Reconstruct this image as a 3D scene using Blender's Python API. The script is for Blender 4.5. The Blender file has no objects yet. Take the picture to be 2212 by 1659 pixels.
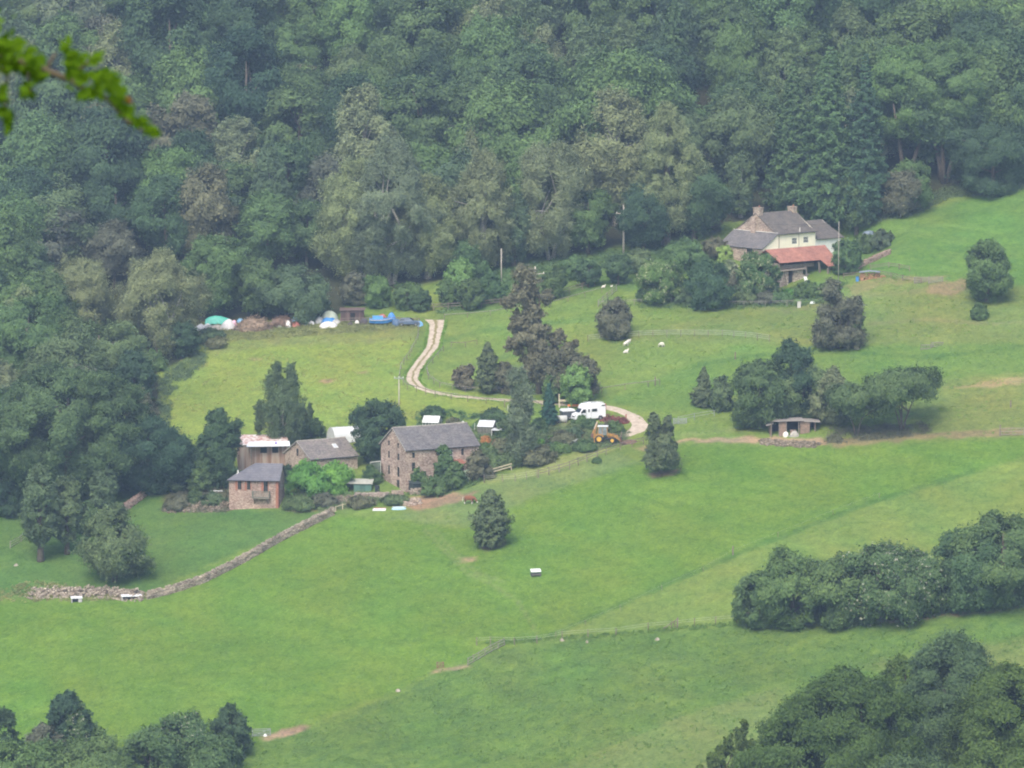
import bpy, math, random
import numpy as np
from mathutils import Vector, Matrix
R = math.radians
rng = np.random.default_rng(7)
random.seed(7)
S = bpy.context.scene
COL = S.collection

# ------------------------------------------------------------------ camera, sky, sun, exposure
CZ = 92.0; PITCH = R(7.0); HF = R(13.5)
FP = 1106 / math.tan(HF / 2)                  # pixels of a 2212 px wide picture per unit tangent
cam = bpy.data.cameras.new('camera'); co = bpy.data.objects.new('camera', cam); COL.objects.link(co)
co.location = (0, 0, CZ); co.rotation_euler = (R(90) - PITCH, 0, 0)
cam.sensor_width = 36; cam.lens = 18 / math.tan(HF / 2); cam.clip_start = .1; cam.clip_end = 5000
cam.dof.use_dof = True; cam.dof.focus_distance = 720; cam.dof.aperture_fstop = 13
S.camera = co
SUN_EL, SUN_AZ = R(50), R(-164)               # azimuth measured from +Y clockwise: light from behind the viewer's left shoulder
w = bpy.data.worlds.new('World'); S.world = w; w.use_nodes = True
nt = w.node_tree; nt.nodes.clear()
sky = nt.nodes.new('ShaderNodeTexSky'); sky.sky_type = 'NISHITA'; sky.sun_disc = False
sky.sun_elevation = SUN_EL; sky.sun_rotation = SUN_AZ; sky.air_density = 1.0; sky.dust_density = 3.5; sky.ozone_density = .9
bg = nt.nodes.new('ShaderNodeBackground'); bg.inputs[1].default_value = .15
wo = nt.nodes.new('ShaderNodeOutputWorld'); nt.links.new(sky.outputs[0], bg.inputs[0]); nt.links.new(bg.outputs[0], wo.inputs[0])
sd = bpy.data.lights.new('sun', 'SUN'); so = bpy.data.objects.new('sun', sd); COL.objects.link(so)
sd.energy = 1.5; sd.angle = R(30); sd.color = (1, .93, .80)
dirv = Vector((math.sin(SUN_AZ) * math.cos(SUN_EL), math.cos(SUN_AZ) * math.cos(SUN_EL), math.sin(SUN_EL)))
so.rotation_euler = dirv.to_track_quat('Z', 'Y').to_euler(); so.location = (-60, 500, 160)
S.view_settings.view_transform = 'Standard'; S.view_settings.look = 'None'; S.view_settings.gamma = 1; S.view_settings.exposure = 0.88
S.render.engine = 'CYCLES'
S.cycles.filter_width = 2.0; S.cycles.use_denoising = True; S.cycles.max_bounces = 5; S.cycles.diffuse_bounces = 2; S.cycles.glossy_bounces = 2
S.cycles.transmission_bounces = 3; S.cycles.volume_bounces = 0; S.cycles.transparent_max_bounces = 4
S.cycles.use_adaptive_sampling = True; S.cycles.adaptive_threshold = .03

# ------------------------------------------------------------------ terrain function and picking
ky = np.array([-400, -60, 0, 60, 180, 300, 370, 420, 480, 540, 600, 680, 760, 835, 870, 940, 1000, 1100, 1300, 1700.])
kz = np.array([110, 108, 90.2, 68, 28, -14, -38, -50, -53, -44.5, -33, -15.4, 2.2, 17.5, 28, 58, 83, 120, 150, 170.])
yy = np.arange(-400, 1701, 1.0); zz = np.interp(yy, ky, kz)
ker = np.hanning(31); ker /= ker.sum(); zz = np.convolve(np.pad(zz, 15, 'edge'), ker, 'valid')
PAD = (55.5, 817.0, 16.2)
def H(x, y):
    x = np.asarray(x, float); y = np.asarray(y, float)
    b = np.interp(y, yy, zz)
    k = np.clip((y - 420) / 120, 0, 1)
    und = .55 * np.sin(x / 21 + 1.3) * np.sin(y / 27 + .4) + .35 * np.sin(x / 9.5 + y / 14) + .1 * np.sin(x / 3.7 - y / 5.1)
    h = b + k * (.085 * x + und) - (1 - k) * .0004 * x * x * np.clip(y / 100, 0, 1)
    t = np.clip((20 - np.hypot(x - PAD[0], y - PAD[1])) / 8, 0, 1); t = t * t * (3 - 2 * t)          # level terrace cut for the upper farmhouse
    return h - t * np.maximum(0, h - PAD[2])
def ray(u, v):
    a = (u - 1106) / FP; b = -(v - 829.5) / FP
    return np.array([a, math.cos(PITCH) + b * math.sin(PITCH), -math.sin(PITCH) + b * math.cos(PITCH)])
def G(u, v):
    d = ray(u, v); d = d / d[1]
    t = np.arange(430, 1400, .5); gap = CZ + d[2] * t - H(d[0] * t, t)
    i = int(np.argmax(gap < 0)) or len(t) - 1
    a, b = t[i - 1], t[i]
    for _ in range(12):
        m = (a + b) / 2
        if CZ + d[2] * m - float(H(d[0] * m, m)) < 0: b = m
        else: a = m
    return Vector((d[0] * b, b, float(H(d[0] * b, b))))
def UV(x, y, z):
    z = z - CZ
    fy = y * math.cos(PITCH) - z * math.sin(PITCH); uy = y * math.sin(PITCH) + z * math.cos(PITCH)
    return 1106 + FP * x / fy, 829.5 - FP * uy / fy
def ppm(P): return FP / (P[1] * math.cos(PITCH) - (P[2] - CZ) * math.sin(PITCH))    # px per metre at P
def ground(x, y): return Vector((x, y, float(H(x, y))))

# ------------------------------------------------------------------ materials
def _mat(name):
    m = bpy.data.materials.new(name); m.use_nodes = True; n = m.node_tree; n.nodes.clear()
    return m, n, n.nodes.new('ShaderNodeOutputMaterial')
def _noise(n, scale, detail=4, coord='Object', dist=0, sc=None, rough=.55):
    tc = n.nodes.new('ShaderNodeTexCoord'); t = n.nodes.new('ShaderNodeTexNoise'); t.inputs['Scale'].default_value = scale
    t.inputs['Detail'].default_value = detail; t.inputs['Distortion'].default_value = dist; t.inputs['Roughness'].default_value = rough
    src = tc.outputs[coord]
    if sc:
        mp = n.nodes.new('ShaderNodeMapping'); mp.inputs['Scale'].default_value = sc; n.links.new(src, mp.inputs[0]); src = mp.outputs[0]
    n.links.new(src, t.inputs['Vector']); return t
def _ramp(n, src, stops):
    r = n.nodes.new('ShaderNodeValToRGB'); e = r.color_ramp.elements
    e[0].position, e[0].color = stops[0][0], (*stops[0][1], 1); e[1].position, e[1].color = stops[-1][0], (*stops[-1][1], 1)
    for p, c in stops[1:-1]:
        x = e.new(p); x.color = (*c, 1)
    n.links.new(src, r.inputs[0]); return r.outputs[0]
def _mix(n, a, b, f, mode='MIX'):
    m = n.nodes.new('ShaderNodeMix'); m.data_type = 'RGBA'; m.blend_type = mode
    for i, s in ((0, f), (6, a), (7, b)):
        if isinstance(s, (int, float)): m.inputs[i].default_value = s
        elif isinstance(s, tuple): m.inputs[i].default_value = (*s, 1)
        else: n.links.new(s, m.inputs[i])
    return m.outputs[2]
LB = 2.35
def mk(c, m): return tuple(max(0, min(1, x * m)) for x in c)
CACHE = {}
def paint(name, c, rough=.6, var=.18, scale=2.0, c2=None, bump=0, metal=0, sc=None):
    if name in CACHE: return CACHE[name]
    m, n, o = _mat(name); t = _noise(n, scale, 6, sc=sc)
    col = _ramp(n, t.outputs[0], [(.32, mk(c, 1 - var)), (.5, c), (.68, c2 or mk(c, 1 + var))])
    p = n.nodes.new('ShaderNodeBsdfPrincipled'); n.links.new(col, p.inputs['Base Color'])
    p.inputs['Roughness'].default_value = rough; p.inputs['Metallic'].default_value = metal
    if bump:
        b = n.nodes.new('ShaderNodeBump'); b.inputs['Strength'].default_value = bump; b.inputs['Distance'].default_value = .1
        n.links.new(t.outputs[0], b.inputs['Height']); n.links.new(b.outputs[0], p.inputs['Normal'])
    n.links.new(p.outputs[0], o.inputs[0]); CACHE[name] = m; return m
def stone(name, c1, c2, c3, scale=4.6, big=.35, bump=.5):
    m, n, o = _mat(name); tc = n.nodes.new('ShaderNodeTexCoord')
    mp = n.nodes.new('ShaderNodeMapping'); mp.inputs['Scale'].default_value = (1, 1, 1.8); n.links.new(tc.outputs['Object'], mp.inputs[0])
    v = n.nodes.new('ShaderNodeTexVoronoi'); v.inputs['Scale'].default_value = scale; n.links.new(mp.outputs[0], v.inputs['Vector'])
    sp = n.nodes.new('ShaderNodeSeparateColor'); n.links.new(v.outputs['Color'], sp.inputs[0])
    a = _ramp(n, sp.outputs[0], [(0, c1), (.45, c2), (.92, c3), (1, mk(c3, 1.25))])
    t = _noise(n, big, 5); b = _ramp(n, t.outputs[0], [(.3, (.62, .62, .62)), (.7, (1.12, 1.1, 1.08))])
    t2 = _noise(n, 9, 3); b2 = _ramp(n, t2.outputs[0], [(.3, (.75, .75, .75)), (.7, (1.15, 1.15, 1.15))])
    col = _mix(n, _mix(n, a, b, 1.0, 'MULTIPLY'), b2, 1.0, 'MULTIPLY')
    v2 = n.nodes.new('ShaderNodeTexVoronoi'); v2.feature = 'DISTANCE_TO_EDGE'; v2.inputs['Scale'].default_value = scale; n.links.new(mp.outputs[0], v2.inputs['Vector'])
    j = _ramp(n, v2.outputs[0], [(0, (.0, .0, .0)), (.08, (1, 1, 1))])
    bp = n.nodes.new('ShaderNodeBump'); bp.inputs['Strength'].default_value = bump; bp.inputs['Distance'].default_value = .06; n.links.new(j, bp.inputs['Height'])
    p = n.nodes.new('ShaderNodeBsdfPrincipled'); p.inputs['Roughness'].default_value = .9
    n.links.new(col, p.inputs['Base Color']); n.links.new(bp.outputs[0], p.inputs['Normal']); n.links.new(p.outputs[0], o.inputs[0]); return m
def slate(name, c1, c2, moss=None, band=.28, rough=.75):
    m, n, o = _mat(name); tc = n.nodes.new('ShaderNodeTexCoord'); sx = n.nodes.new('ShaderNodeSeparateXYZ'); n.links.new(tc.outputs['Object'], sx.inputs[0])
    wv = n.nodes.new('ShaderNodeMath'); wv.operation = 'FRACT'; ml = n.nodes.new('ShaderNodeMath'); ml.operation = 'DIVIDE'; ml.inputs[1].default_value = band * .8
    n.links.new(sx.outputs[2], ml.inputs[0]); n.links.new(ml.outputs[0], wv.inputs[0])
    bd = _ramp(n, wv.outputs[0], [(0, (.68, .68, .68)), (.2, (1, 1, 1))])
    mp = n.nodes.new('ShaderNodeMapping'); mp.inputs['Scale'].default_value = (1, 1, 1.6); n.links.new(tc.outputs['Object'], mp.inputs[0])
    v = n.nodes.new('ShaderNodeTexVoronoi'); v.inputs['Scale'].default_value = 3.5; n.links.new(mp.outputs[0], v.inputs['Vector'])
    sp = n.nodes.new('ShaderNodeSeparateColor'); n.links.new(v.outputs['Color'], sp.inputs[0])
    col = _ramp(n, sp.outputs[0], [(0, c1), (1, c2)])
    t = _noise(n, .6, 6); col = _mix(n, col, _ramp(n, t.outputs[0], [(.3, (.75, .75, .78)), (.7, (1.2, 1.17, 1.1))]), 1.0, 'MULTIPLY')
    col = _mix(n, col, bd, 1.0, 'MULTIPLY')
    if moss:
        t2 = _noise(n, 2.6, 8, rough=.75); f = _ramp(n, t2.outputs[0], [(.52, (0, 0, 0)), (.66, (1, 1, 1))]); col = _mix(n, col, moss, f)
    p = n.nodes.new('ShaderNodeBsdfPrincipled'); p.inputs['Roughness'].default_value = rough; n.links.new(col, p.inputs['Base Color'])
    bp = n.nodes.new('ShaderNodeBump'); bp.inputs['Strength'].default_value = .5; bp.inputs['Distance'].default_value = .04; n.links.new(sp.outputs[0], bp.inputs['Height']); n.links.new(bp.outputs[0], p.inputs['Normal'])
    n.links.new(p.outputs[0], o.inputs[0]); return m
def corrugated(name, c1, c2, c3, axis=0):
    m, n, o = _mat(name); t = _noise(n, .9, 5, sc=(2.2, 2.2, .12) if axis == 0 else (2.4, .15, .15))
    col = _ramp(n, t.outputs[0], [(.36, c1), (.5, c2), (.62, c3)])
    wv = n.nodes.new('ShaderNodeTexWave'); wv.inputs['Scale'].default_value = 2.2; tc = n.nodes.new('ShaderNodeTexCoord'); n.links.new(tc.outputs['Object'], wv.inputs[0])
    bp = n.nodes.new('ShaderNodeBump'); bp.inputs['Strength'].default_value = .5; bp.inputs['Distance'].default_value = .05; n.links.new(wv.outputs[0], bp.inputs['Height'])
    p = n.nodes.new('ShaderNodeBsdfPrincipled'); p.inputs['Roughness'].default_value = .6; n.links.new(col, p.inputs['Base Color']); n.links.new(bp.outputs[0], p.inputs['Normal'])
    n.links.new(p.outputs[0], o.inputs[0]); return m
def leafmat(name, c, c2=None, tr=.28, blossom=None, bfrac=.0):
    k = 'leaf_' + name
    if k in CACHE: return CACHE[k]
    m, n, o = _mat(k); c2 = c2 or mk(c, 1.55)
    if not name.startswith('near'): c, c2 = mk(c, LB), mk(c2, LB)
    t = _noise(n, .55, 3); col = _ramp(n, t.outputs[0], [(.3, mk(c, .8)), (.72, c2)])
    at = n.nodes.new('ShaderNodeAttribute'); at.attribute_name = 'lv'
    col = _mix(n, col, _ramp(n, at.outputs['Fac'], [(0, (.84, .86, .9)), (1, (1.17, 1.14, 1.04))]), 1.0, 'MULTIPLY')
    oi = n.nodes.new('ShaderNodeObjectInfo')
    col = _mix(n, col, _ramp(n, oi.outputs['Random'], [(0, (.74, .84, .92)), (.35, (.92, .97, .95)), (.7, (1.02, 1.02, .92)), (1, (1.08, 1.16, .98))]), 1.0, 'MULTIPLY')
    if blossom:
        f = _ramp(n, at.outputs['Fac'], [(1 - bfrac - .001, (0, 0, 0)), (1 - bfrac, (1, 1, 1))])
        t3 = _noise(n, .5, 2); f2 = _ramp(n, t3.outputs[0], [(.45, (0, 0, 0)), (.55, (1, 1, 1))])
        col = _mix(n, col, blossom, _mix(n, f, f2, 1.0, 'MULTIPLY'))
    d = n.nodes.new('ShaderNodeBsdfDiffuse'); tl = n.nodes.new('ShaderNodeBsdfTranslucent'); mx = n.nodes.new('ShaderNodeMixShader')
    mx.inputs[0].default_value = tr; n.links.new(col, d.inputs[0]); n.links.new(col, tl.inputs[0])
    n.links.new(d.outputs[0], mx.inputs[1]); n.links.new(tl.outputs[0], mx.inputs[2]); n.links.new(mx.outputs[0], o.inputs[0])
    CACHE[k] = m; return m
BARK = paint('bark', (.13, .105, .08), .95, .35, 3, bump=.6)
BARKP = paint('pale_bark', (.42, .39, .34), .9, .45, 4, bump=.3)
L = dict(
    oak=leafmat('oak', (.043, .068, .033), (.072, .106, .047)), mid=leafmat('mid', (.052, .086, .037), (.084, .13, .053)),
    light=leafmat('light', (.09, .15, .052), (.14, .21, .068)), near=leafmat('nearest', (.105, .165, .048), (.165, .24, .068)), dark=leafmat('dark', (.028, .048, .031), (.045, .074, .040)),
    birch=leafmat('birch', (.095, .112, .066), (.14, .158, .09)), olive=leafmat('olive', (.058, .084, .044), (.088, .118, .06)),
    brown=leafmat('brown', (.070, .072, .050), (.105, .105, .072)), copper=leafmat('copper', (.082, .074, .058), (.12, .112, .084)),
    fir=leafmat('fir', (.036, .062, .034), (.06, .095, .046)), spruce=leafmat('spruce', (.026, .058, .044), (.042, .085, .058)),
    yew=leafmat('yew', (.05, .066, .042), (.082, .102, .058)), hedge=leafmat('hedge', (.046, .078, .034), (.08, .118, .048)),
    ivy=leafmat('ivy', (.07, .155, .036), (.12, .22, .05)), yellow=leafmat('yellow', (.16, .21, .06), (.24, .30, .08)),
    cream=leafmat('cream', (.05, .09, .034), (.09, .13, .05), blossom=(.42, .45, .26), bfrac=.2),
    may=leafmat('may', (.046, .078, .034), (.08, .118, .048), blossom=(.42, .43, .33), bfrac=.10),
    white=leafmat('white', (.10, .13, .07), (.20, .22, .15), blossom=(.5, .48, .4), bfrac=.4),
    pink=leafmat('pink', (.12, .075, .05), (.2, .12, .07)), orange=leafmat('orange', (.2, .10, .045), (.3, .15, .06)),
    silver=leafmat('silver', (.22, .27, .22), (.32, .38, .31)))

# ------------------------------------------------------------------ objects, meshes
def tag(o, label=None, cat=None, group=None, kind=None):
    if label: o['label'] = label
    if cat: o['category'] = cat
    if group: o['group'] = group
    if kind: o['kind'] = kind
    return o
def thing(name, loc, label, cat, group=None, rz=0):
    o = bpy.data.objects.new(name, None); o.empty_display_size = .2; COL.objects.link(o); o.location = loc; o.rotation_euler = (0, 0, rz)
    return tag(o, label, cat, group)
class MB:
    def __init__(s): s.v = []; s.f = []
    def add(s, vs, fs):
        k = len(s.v); s.v += [tuple(x) for x in vs]; s.f += [tuple(i + k for i in f) for f in fs]; return s
    def box(s, x0, x1, y0, y1, z0, z1, M=None):
        vs = [Vector((x, y, z)) for z in (z0, z1) for x, y in ((x0, y0), (x1, y0), (x1, y1), (x0, y1))]
        if M: vs = [M @ v for v in vs]
        return s.add(vs, [(3, 2, 1, 0), (4, 5, 6, 7), (0, 1, 5, 4), (1, 2, 6, 5), (2, 3, 7, 6), (3, 0, 4, 7)])
    def tube(s, pts, rs, n=8, cap=True):
        pts = [Vector(p) for p in pts]; rs = [float(x) for x in rs] if isinstance(rs, (list, tuple)) else [float(rs)] * len(pts); vs = []; fs = []
        for i, p in enumerate(pts):
            d = (pts[min(i + 1, len(pts) - 1)] - pts[max(i - 1, 0)]).normalized()
            a = d.orthogonal().normalized(); a = (Vector((1, 0, 0)) if abs(d.x) < .9 else Vector((0, 1, 0))).cross(d).normalized(); b = d.cross(a)
            for k in range(n):
                t = 2 * math.pi * k / n; vs.append(p + rs[i] * (a * math.cos(t) + b * math.sin(t)))
        for i in range(len(pts) - 1):
            for k in range(n): fs.append((i * n + k, i * n + (k + 1) % n, (i + 1) * n + (k + 1) % n, (i + 1) * n + k))
        if cap: fs += [tuple(range(n))[::-1], tuple(range((len(pts) - 1) * n, len(pts) * n))]
        return s.add(vs, fs)
    def bar(s, a, b, w, h):        # square bar from a to b
        a, b = Vector(a), Vector(b); d = (b - a).normalized(); u = (Vector((0, 0, 1)).cross(d) if abs(d.z) < .95 else Vector((1, 0, 0))).normalized(); t = d.cross(u)
        vs = [p + sx * u * w / 2 + sy * t * h / 2 for p in (a, b) for sx, sy in ((-1, -1), (1, -1), (1, 1), (-1, 1))]
        return s.add(vs, [(3, 2, 1, 0), (4, 5, 6, 7), (0, 1, 5, 4), (1, 2, 6, 5), (2, 3, 7, 6), (3, 0, 4, 7)])
    def extrude(s, poly, y0, y1, axis='y'):   # poly in (x,z), extruded along y
        n = len(poly); vs = [(x, y0, z) for x, z in poly] + [(x, y1, z) for x, z in poly]
        if axis == 'x': vs = [(y, x, z) for x, y, z in vs]
        fs = [tuple(range(n)), tuple(range(n, 2 * n))[::-1]] + [(i, i + n, (i + 1) % n + n, (i + 1) % n) for i in range(n)]
        return s.add(vs, fs)
    def slab(s, q, th):           # thick quad / polygon
        q = [Vector(p) for p in q]; nrm = (q[1] - q[0]).cross(q[2] - q[0]).normalized(); n = len(q)
        if nrm.z < 0: q = q[::-1]; nrm = -nrm
        return s.add(q + [p - nrm * th for p in q], [tuple(range(n)), tuple(range(n, 2 * n))[::-1]] + [(i, i + n, (i + 1) % n + n, (i + 1) % n) for i in range(n)])
    def lump(s, c, r, seed=0, amp=.25, nu=12, nv=8, cut=True):  # irregular rounded lump sitting on its base
        rr = random.Random(seed); ph = [rr.uniform(0, 6.3) for _ in range(6)]; vs = []; fs = []
        for i in range(nv + 1):
            th = (math.pi * .56 if cut else math.pi) * i / nv
            for k in range(nu):
                a = 2 * math.pi * k / nu
                m = 1 + amp * (math.sin(2 * a + ph[0] + 2 * th) * .5 + math.sin(3 * a + ph[1]) * .35 + math.sin(5 * a + 3 * th + ph[2]) * .3 + rr.uniform(-.25, .25))
                vs.append((c[0] + r[0] * m * math.sin(th) * math.cos(a), c[1] + r[1] * m * math.sin(th) * math.sin(a), c[2] + r[2] * (math.cos(th)) * (1 + amp * .4 * math.sin(a * 2 + ph[3]))))
        for i in range(nv):
            for k in range(nu): fs.append((i * nu + k, (i + 1) * nu + k, (i + 1) * nu + (k + 1) % nu, i * nu + (k + 1) % nu))
        return s.add(vs, fs)
    def build(s, name, mat, parent=None, smooth=False, bevel=0, label=None):
        me = bpy.data.meshes.new(name); me.from_pydata(s.v, [], s.f); me.validate(); me.update()
        if smooth: me.shade_smooth()
        me.materials.append(mat); o = bpy.data.objects.new(name, me); COL.objects.link(o)
        if parent: o.parent = parent
        if bevel:
            b = o.modifiers.new('bevel', 'BEVEL'); b.width = bevel; b.segments = 2; b.limit_method = 'ANGLE'
        if label: o['label'] = label
        return o
def copy_tree(o, parent=None):
    c = o.copy(); COL.objects.link(c)
    if parent: c.parent = parent
    for ch in list(o.children): copy_tree(ch, c)
    return c
def wall_holes(mb, A, B, H0, H1, holes, dep=.15, skew=0.0):
    """upright wall face from A to B (left to right as seen from outside), with real openings (x0,x1,z0,z1)"""
    A, B = Vector(A), Vector(B); ln = (B - A).length; u = (B - A) / ln; nin = Vector((-u.y, u.x, 0))
    xs = sorted({0, ln, *[h[0] for h in holes], *[h[1] for h in holes]}); zs = sorted({H0, H1, *[h[2] for h in holes], *[h[3] for h in holes]})
    P = lambda x, z, d=0: A + u * x + nin * d + Vector((0, 0, z))
    for i in range(len(xs) - 1):
        for j in range(len(zs) - 1):
            cx, cz = (xs[i] + xs[i + 1]) / 2, (zs[j] + zs[j + 1]) / 2
            if any(h[0] < cx < h[1] and h[2] < cz < h[3] for h in holes): continue
            mb.add([P(xs[i], zs[j]), P(xs[i + 1], zs[j]), P(xs[i + 1], zs[j + 1]), P(xs[i], zs[j + 1])], [(0, 1, 2, 3)])
    for x0, x1, z0, z1 in holes:
        c = [(x0, z0), (x1, z0), (x1, z1), (x0, z1)]
        for k in range(4):
            a, b = c[k], c[(k + 1) % 4]; mb.add([P(*a), P(*b), P(*b, dep), P(*a, dep)], [(3, 2, 1, 0)])
    return P
GLASS = paint('window_glass', (.02, .025, .03), .15, .2, 1)
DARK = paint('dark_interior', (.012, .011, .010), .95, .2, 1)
WFR = paint('white_frame', (.72, .72, .68), .5, .08, 4); TIMB = paint('weathered_timber', (.22, .19, .155), .85, .3, 3, bump=.3)
def window(P, h, root, mat=TIMB, dep=.14, bars=(1, 1), fw=.06, pane=GLASS, name='window'):
    x0, x1, z0, z1 = h; f = MB()
    q = lambda a, b, c, d, e, g: f.add([P(a, c, e), P(b, c, e), P(b, d, e), P(a, d, e), P(a, c, g), P(b, c, g), P(b, d, g), P(a, d, g)], [(0, 1, 2, 3), (7, 6, 5, 4), (4, 5, 1, 0), (5, 6, 2, 1), (6, 7, 3, 2), (7, 4, 0, 3)])
    q(x0, x0 + fw, z0, z1, dep - .09, dep - .01); q(x1 - fw, x1, z0, z1, dep - .09, dep - .01)
    q(x0 + fw, x1 - fw, z0, z0 + fw, dep - .09, dep - .01); q(x0 + fw, x1 - fw, z1 - fw, z1, dep - .09, dep - .01)
    for i in range(1, bars[0] + 1):
        x = x0 + (x1 - x0) * i / (bars[0] + 1); q(x - fw * .35, x + fw * .35, z0 + fw, z1 - fw, dep - .08, dep - .02)
    for i in range(1, bars[1] + 1):
        z = z0 + (z1 - z0) * i / (bars[1] + 1); q(x0 + fw, x1 - fw, z - fw * .3, z + fw * .3, dep - .075, dep - .025)
    o = f.build(name, mat, root)
    g = MB().add([P(x0, z0, dep - .04), P(x1, z0, dep - .04), P(x1, z1, dep - .04), P(x0, z1, dep - .04)], [(0, 1, 2, 3)]).build('pane', pane, o)
    return o
STONE = stone('red_sandstone', (.28, .18, .145), (.45, .315, .26), (.60, .47, .39))
STONE2 = stone('brown_rubble', (.28, .205, .16), (.45, .35, .28), (.62, .52, .43))
DRY = stone('dry_stone', (.27, .215, .165), (.46, .38, .30), (.68, .60, .49), 4.2, .5, .9)

# ------------------------------------------------------------------ ground sheet
EDGE = [(-300, 1130), (0, 1095), (150, 1075), (270, 1040), (335, 1000), (345, 880), (330, 810), (400, 775), (432, 735), (440, 700), (720, 690), (760, 650), (930, 612), (1040, 592), (1100, 565), (1300, 538), (1400, 520), (1550, 505), (1700, 480), (1850, 480), (1930, 470), (2050, 420), (2212, 402), (2500, 360)]
ex = np.array([p[0] for p in EDGE], float); ey = np.array([p[1] for p in EDGE], float)
def inpoly(u, v, poly):
    c = np.zeros(u.shape, bool); n = len(poly); j = n - 1
    for i in range(n):
        xi, yi = poly[i]; xj, yj = poly[j]
        m = ((yi > v) != (yj > v)) & (u < (xj - xi) * (v - yi) / ((yj - yi) or 1e-9) + xi); c ^= m; j = i
    return c
def soft(u, v, poly, w=6):
    s = np.zeros(u.shape)
    for a, b in ((-1, -.5), (1, -.4), (-.6, .5), (.7, .6), (0, 0)): s += inpoly(u + a * w * 1.4, v + b * w, poly)
    return s / 5
def wob(x, y, s, seed):
    r = np.random.default_rng(seed); o = np.zeros(x.shape)
    for k in range(7):
        a = r.uniform(0, 6.28); f = r.uniform(.6, 2.2) / s; o += np.sin((x * math.cos(a) + y * math.sin(a) * .8) * f * 6.28 + r.uniform(0, 6.28))
    return o / 7
def build_ground():
    xs = np.unique(np.concatenate([np.arange(-420, -125, 14), np.arange(-125, 135, .55), np.arange(135, 422, 14)]))
    ys = np.unique(np.concatenate([np.arange(-120, 560, 9), np.arange(560, 900, .6), np.arange(900, 1000, 3), np.arange(1000, 1160, 18)]))
    X, Y = np.meshgrid(xs, ys); Z = H(X, Y)
    far = np.clip((Y - 540) / 30, 0, 1) * np.clip((905 - Y) / 20, 0, 1)
    Z = Z + far * (.05 * wob(X, Y, 3, 3) + .03 * wob(X, Y, 1.3, 4))
    u, v = UV(X, Y, Z); n1 = wob(X, Y, 9, 11); n2 = wob(X, Y, 22, 12); n3 = wob(X, Y, 4, 13)
    uj, vj = u + 7 * n3 + 6 * n1, v + 5 * wob(X, Y, 5, 14)
    C = np.empty(X.shape + (3,)); C[:] = (.150, .218, .050)
    def lay(poly, col, k=1.0, wd=6):
        m = (soft(uj, vj, poly, wd) * k)[..., None]; C[:] = C * (1 - m) + np.array(col) * m
    lay([(330, 1000), (330, 760), (440, 735), (905, 715), (865, 815), (1100, 870), (1100, 900), (870, 960), (520, 970)], (.195, .262, .056))
    lay([(430, 745), (440, 700), (900, 690), (905, 715), (800, 725), (600, 735)], (.17, .155, .065), .6, 10)
    lay([(930, 800), (960, 700), (1290, 690), (1700, 735), (1500, 800), (1300, 870), (1000, 850)], (.168, .235, .056), .6)
    lay([(1290, 870), (1600, 745), (1780, 750), (2212, 740), (2400, 740), (2400, 830), (2212, 830), (2040, 845), (1600, 850), (1500, 890)], (.115, .205, .046), .7)
    lay([(1500, 690), (1900, 610), (2200, 620), (2400, 600), (2400, 760), (2212, 740), (1780, 745), (1300, 735)], (.158, .205, .060), .8)
    lay([(1860, 590), (1830, 500), (1950, 465), (2212, 405), (2500, 360), (2500, 630), (2100, 610)], (.115, .21, .046))
    lay([(930, 690), (1060, 560), (1300, 530), (1600, 520), (1600, 640), (1290, 625), (1100, 668)], (.10, .165, .045), .85)
    lay([(1370, 600), (1600, 560), (1600, 640), (1380, 625)], (.16, .24, .05), .7)
    lay([(1900, 830), (2500, 780), (2500, 960), (2000, 950)], (.165, .21, .06), .8)
    B = [(-300, 1330), (0, 1300), (310, 1292), (720, 1112), (860, 1125), (1000, 1140), (1180, 1060), (1380, 1000), (1470, 962), (1800, 966), (2212, 944), (2600, 930), (2600, 940), (2212, 985), (2000, 1050), (1880, 1085), (1583, 1200), (1340, 1305), (1190, 1372), (1090, 1402), (930, 1452), (860, 1495), (560, 1605), (400, 1700), (100, 1900), (-300, 1900)]
    lay(B, (.120, .208, .035), 1, 8)
    lay([(-200, 1100), (340, 1000), (500, 1100), (720, 1105), (310, 1285), (0, 1290), (-200, 1300)], (.092, .168, .042))
    lay([(840, 1120), (1020, 1050), (1330, 975), (1390, 1000), (1190, 1060), (1000, 1140)], (.145, .21, .07), .8)
    lay([(1030, 1045), (1150, 1005), (1300, 965), (1330, 972), (1160, 1030)], (.225, .27, .09), .9, 3)
    lay([(1900, 1400), (2212, 1330), (2700, 1250), (2700, 950), (2212, 990), (2000, 1060), (1583, 1205), (1340, 1315), (1190, 1378), (1090, 1396), (1280, 1374), (1600, 1347)], (.160, .225, .052))
    D = [(300, 1760), (560, 1610), (860, 1500), (930, 1460), (1090, 1400), (1280, 1378), (1600, 1352), (1900, 1340), (2700, 1280), (2700, 2300), (-200, 2300)]
    lay(D, (.130, .208, .044), 1, 14)
    d = soft(u, v, D, 4) * np.clip(.5 + .9 * n1 + .7 * n3, 0, 1) * .8
    C[:] = C * (1 - d[..., None]) + np.array((.075, .142, .038)) * d[..., None]
    lay([(1300, 1620), (1500, 1540), (1700, 1480), (1650, 1700), (1200, 1900), (1150, 1700)], (.175, .22, .07), .7, 14)
    lay([(1840, 1440), (2212, 1380), (2500, 1350), (2500, 1500), (2200, 1480)], (.17, .19, .065), .6, 14)
    # bare earth and worn grass
    EARTH = (.36, .25, .17); E2 = (.28, .18, .13)
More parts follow.
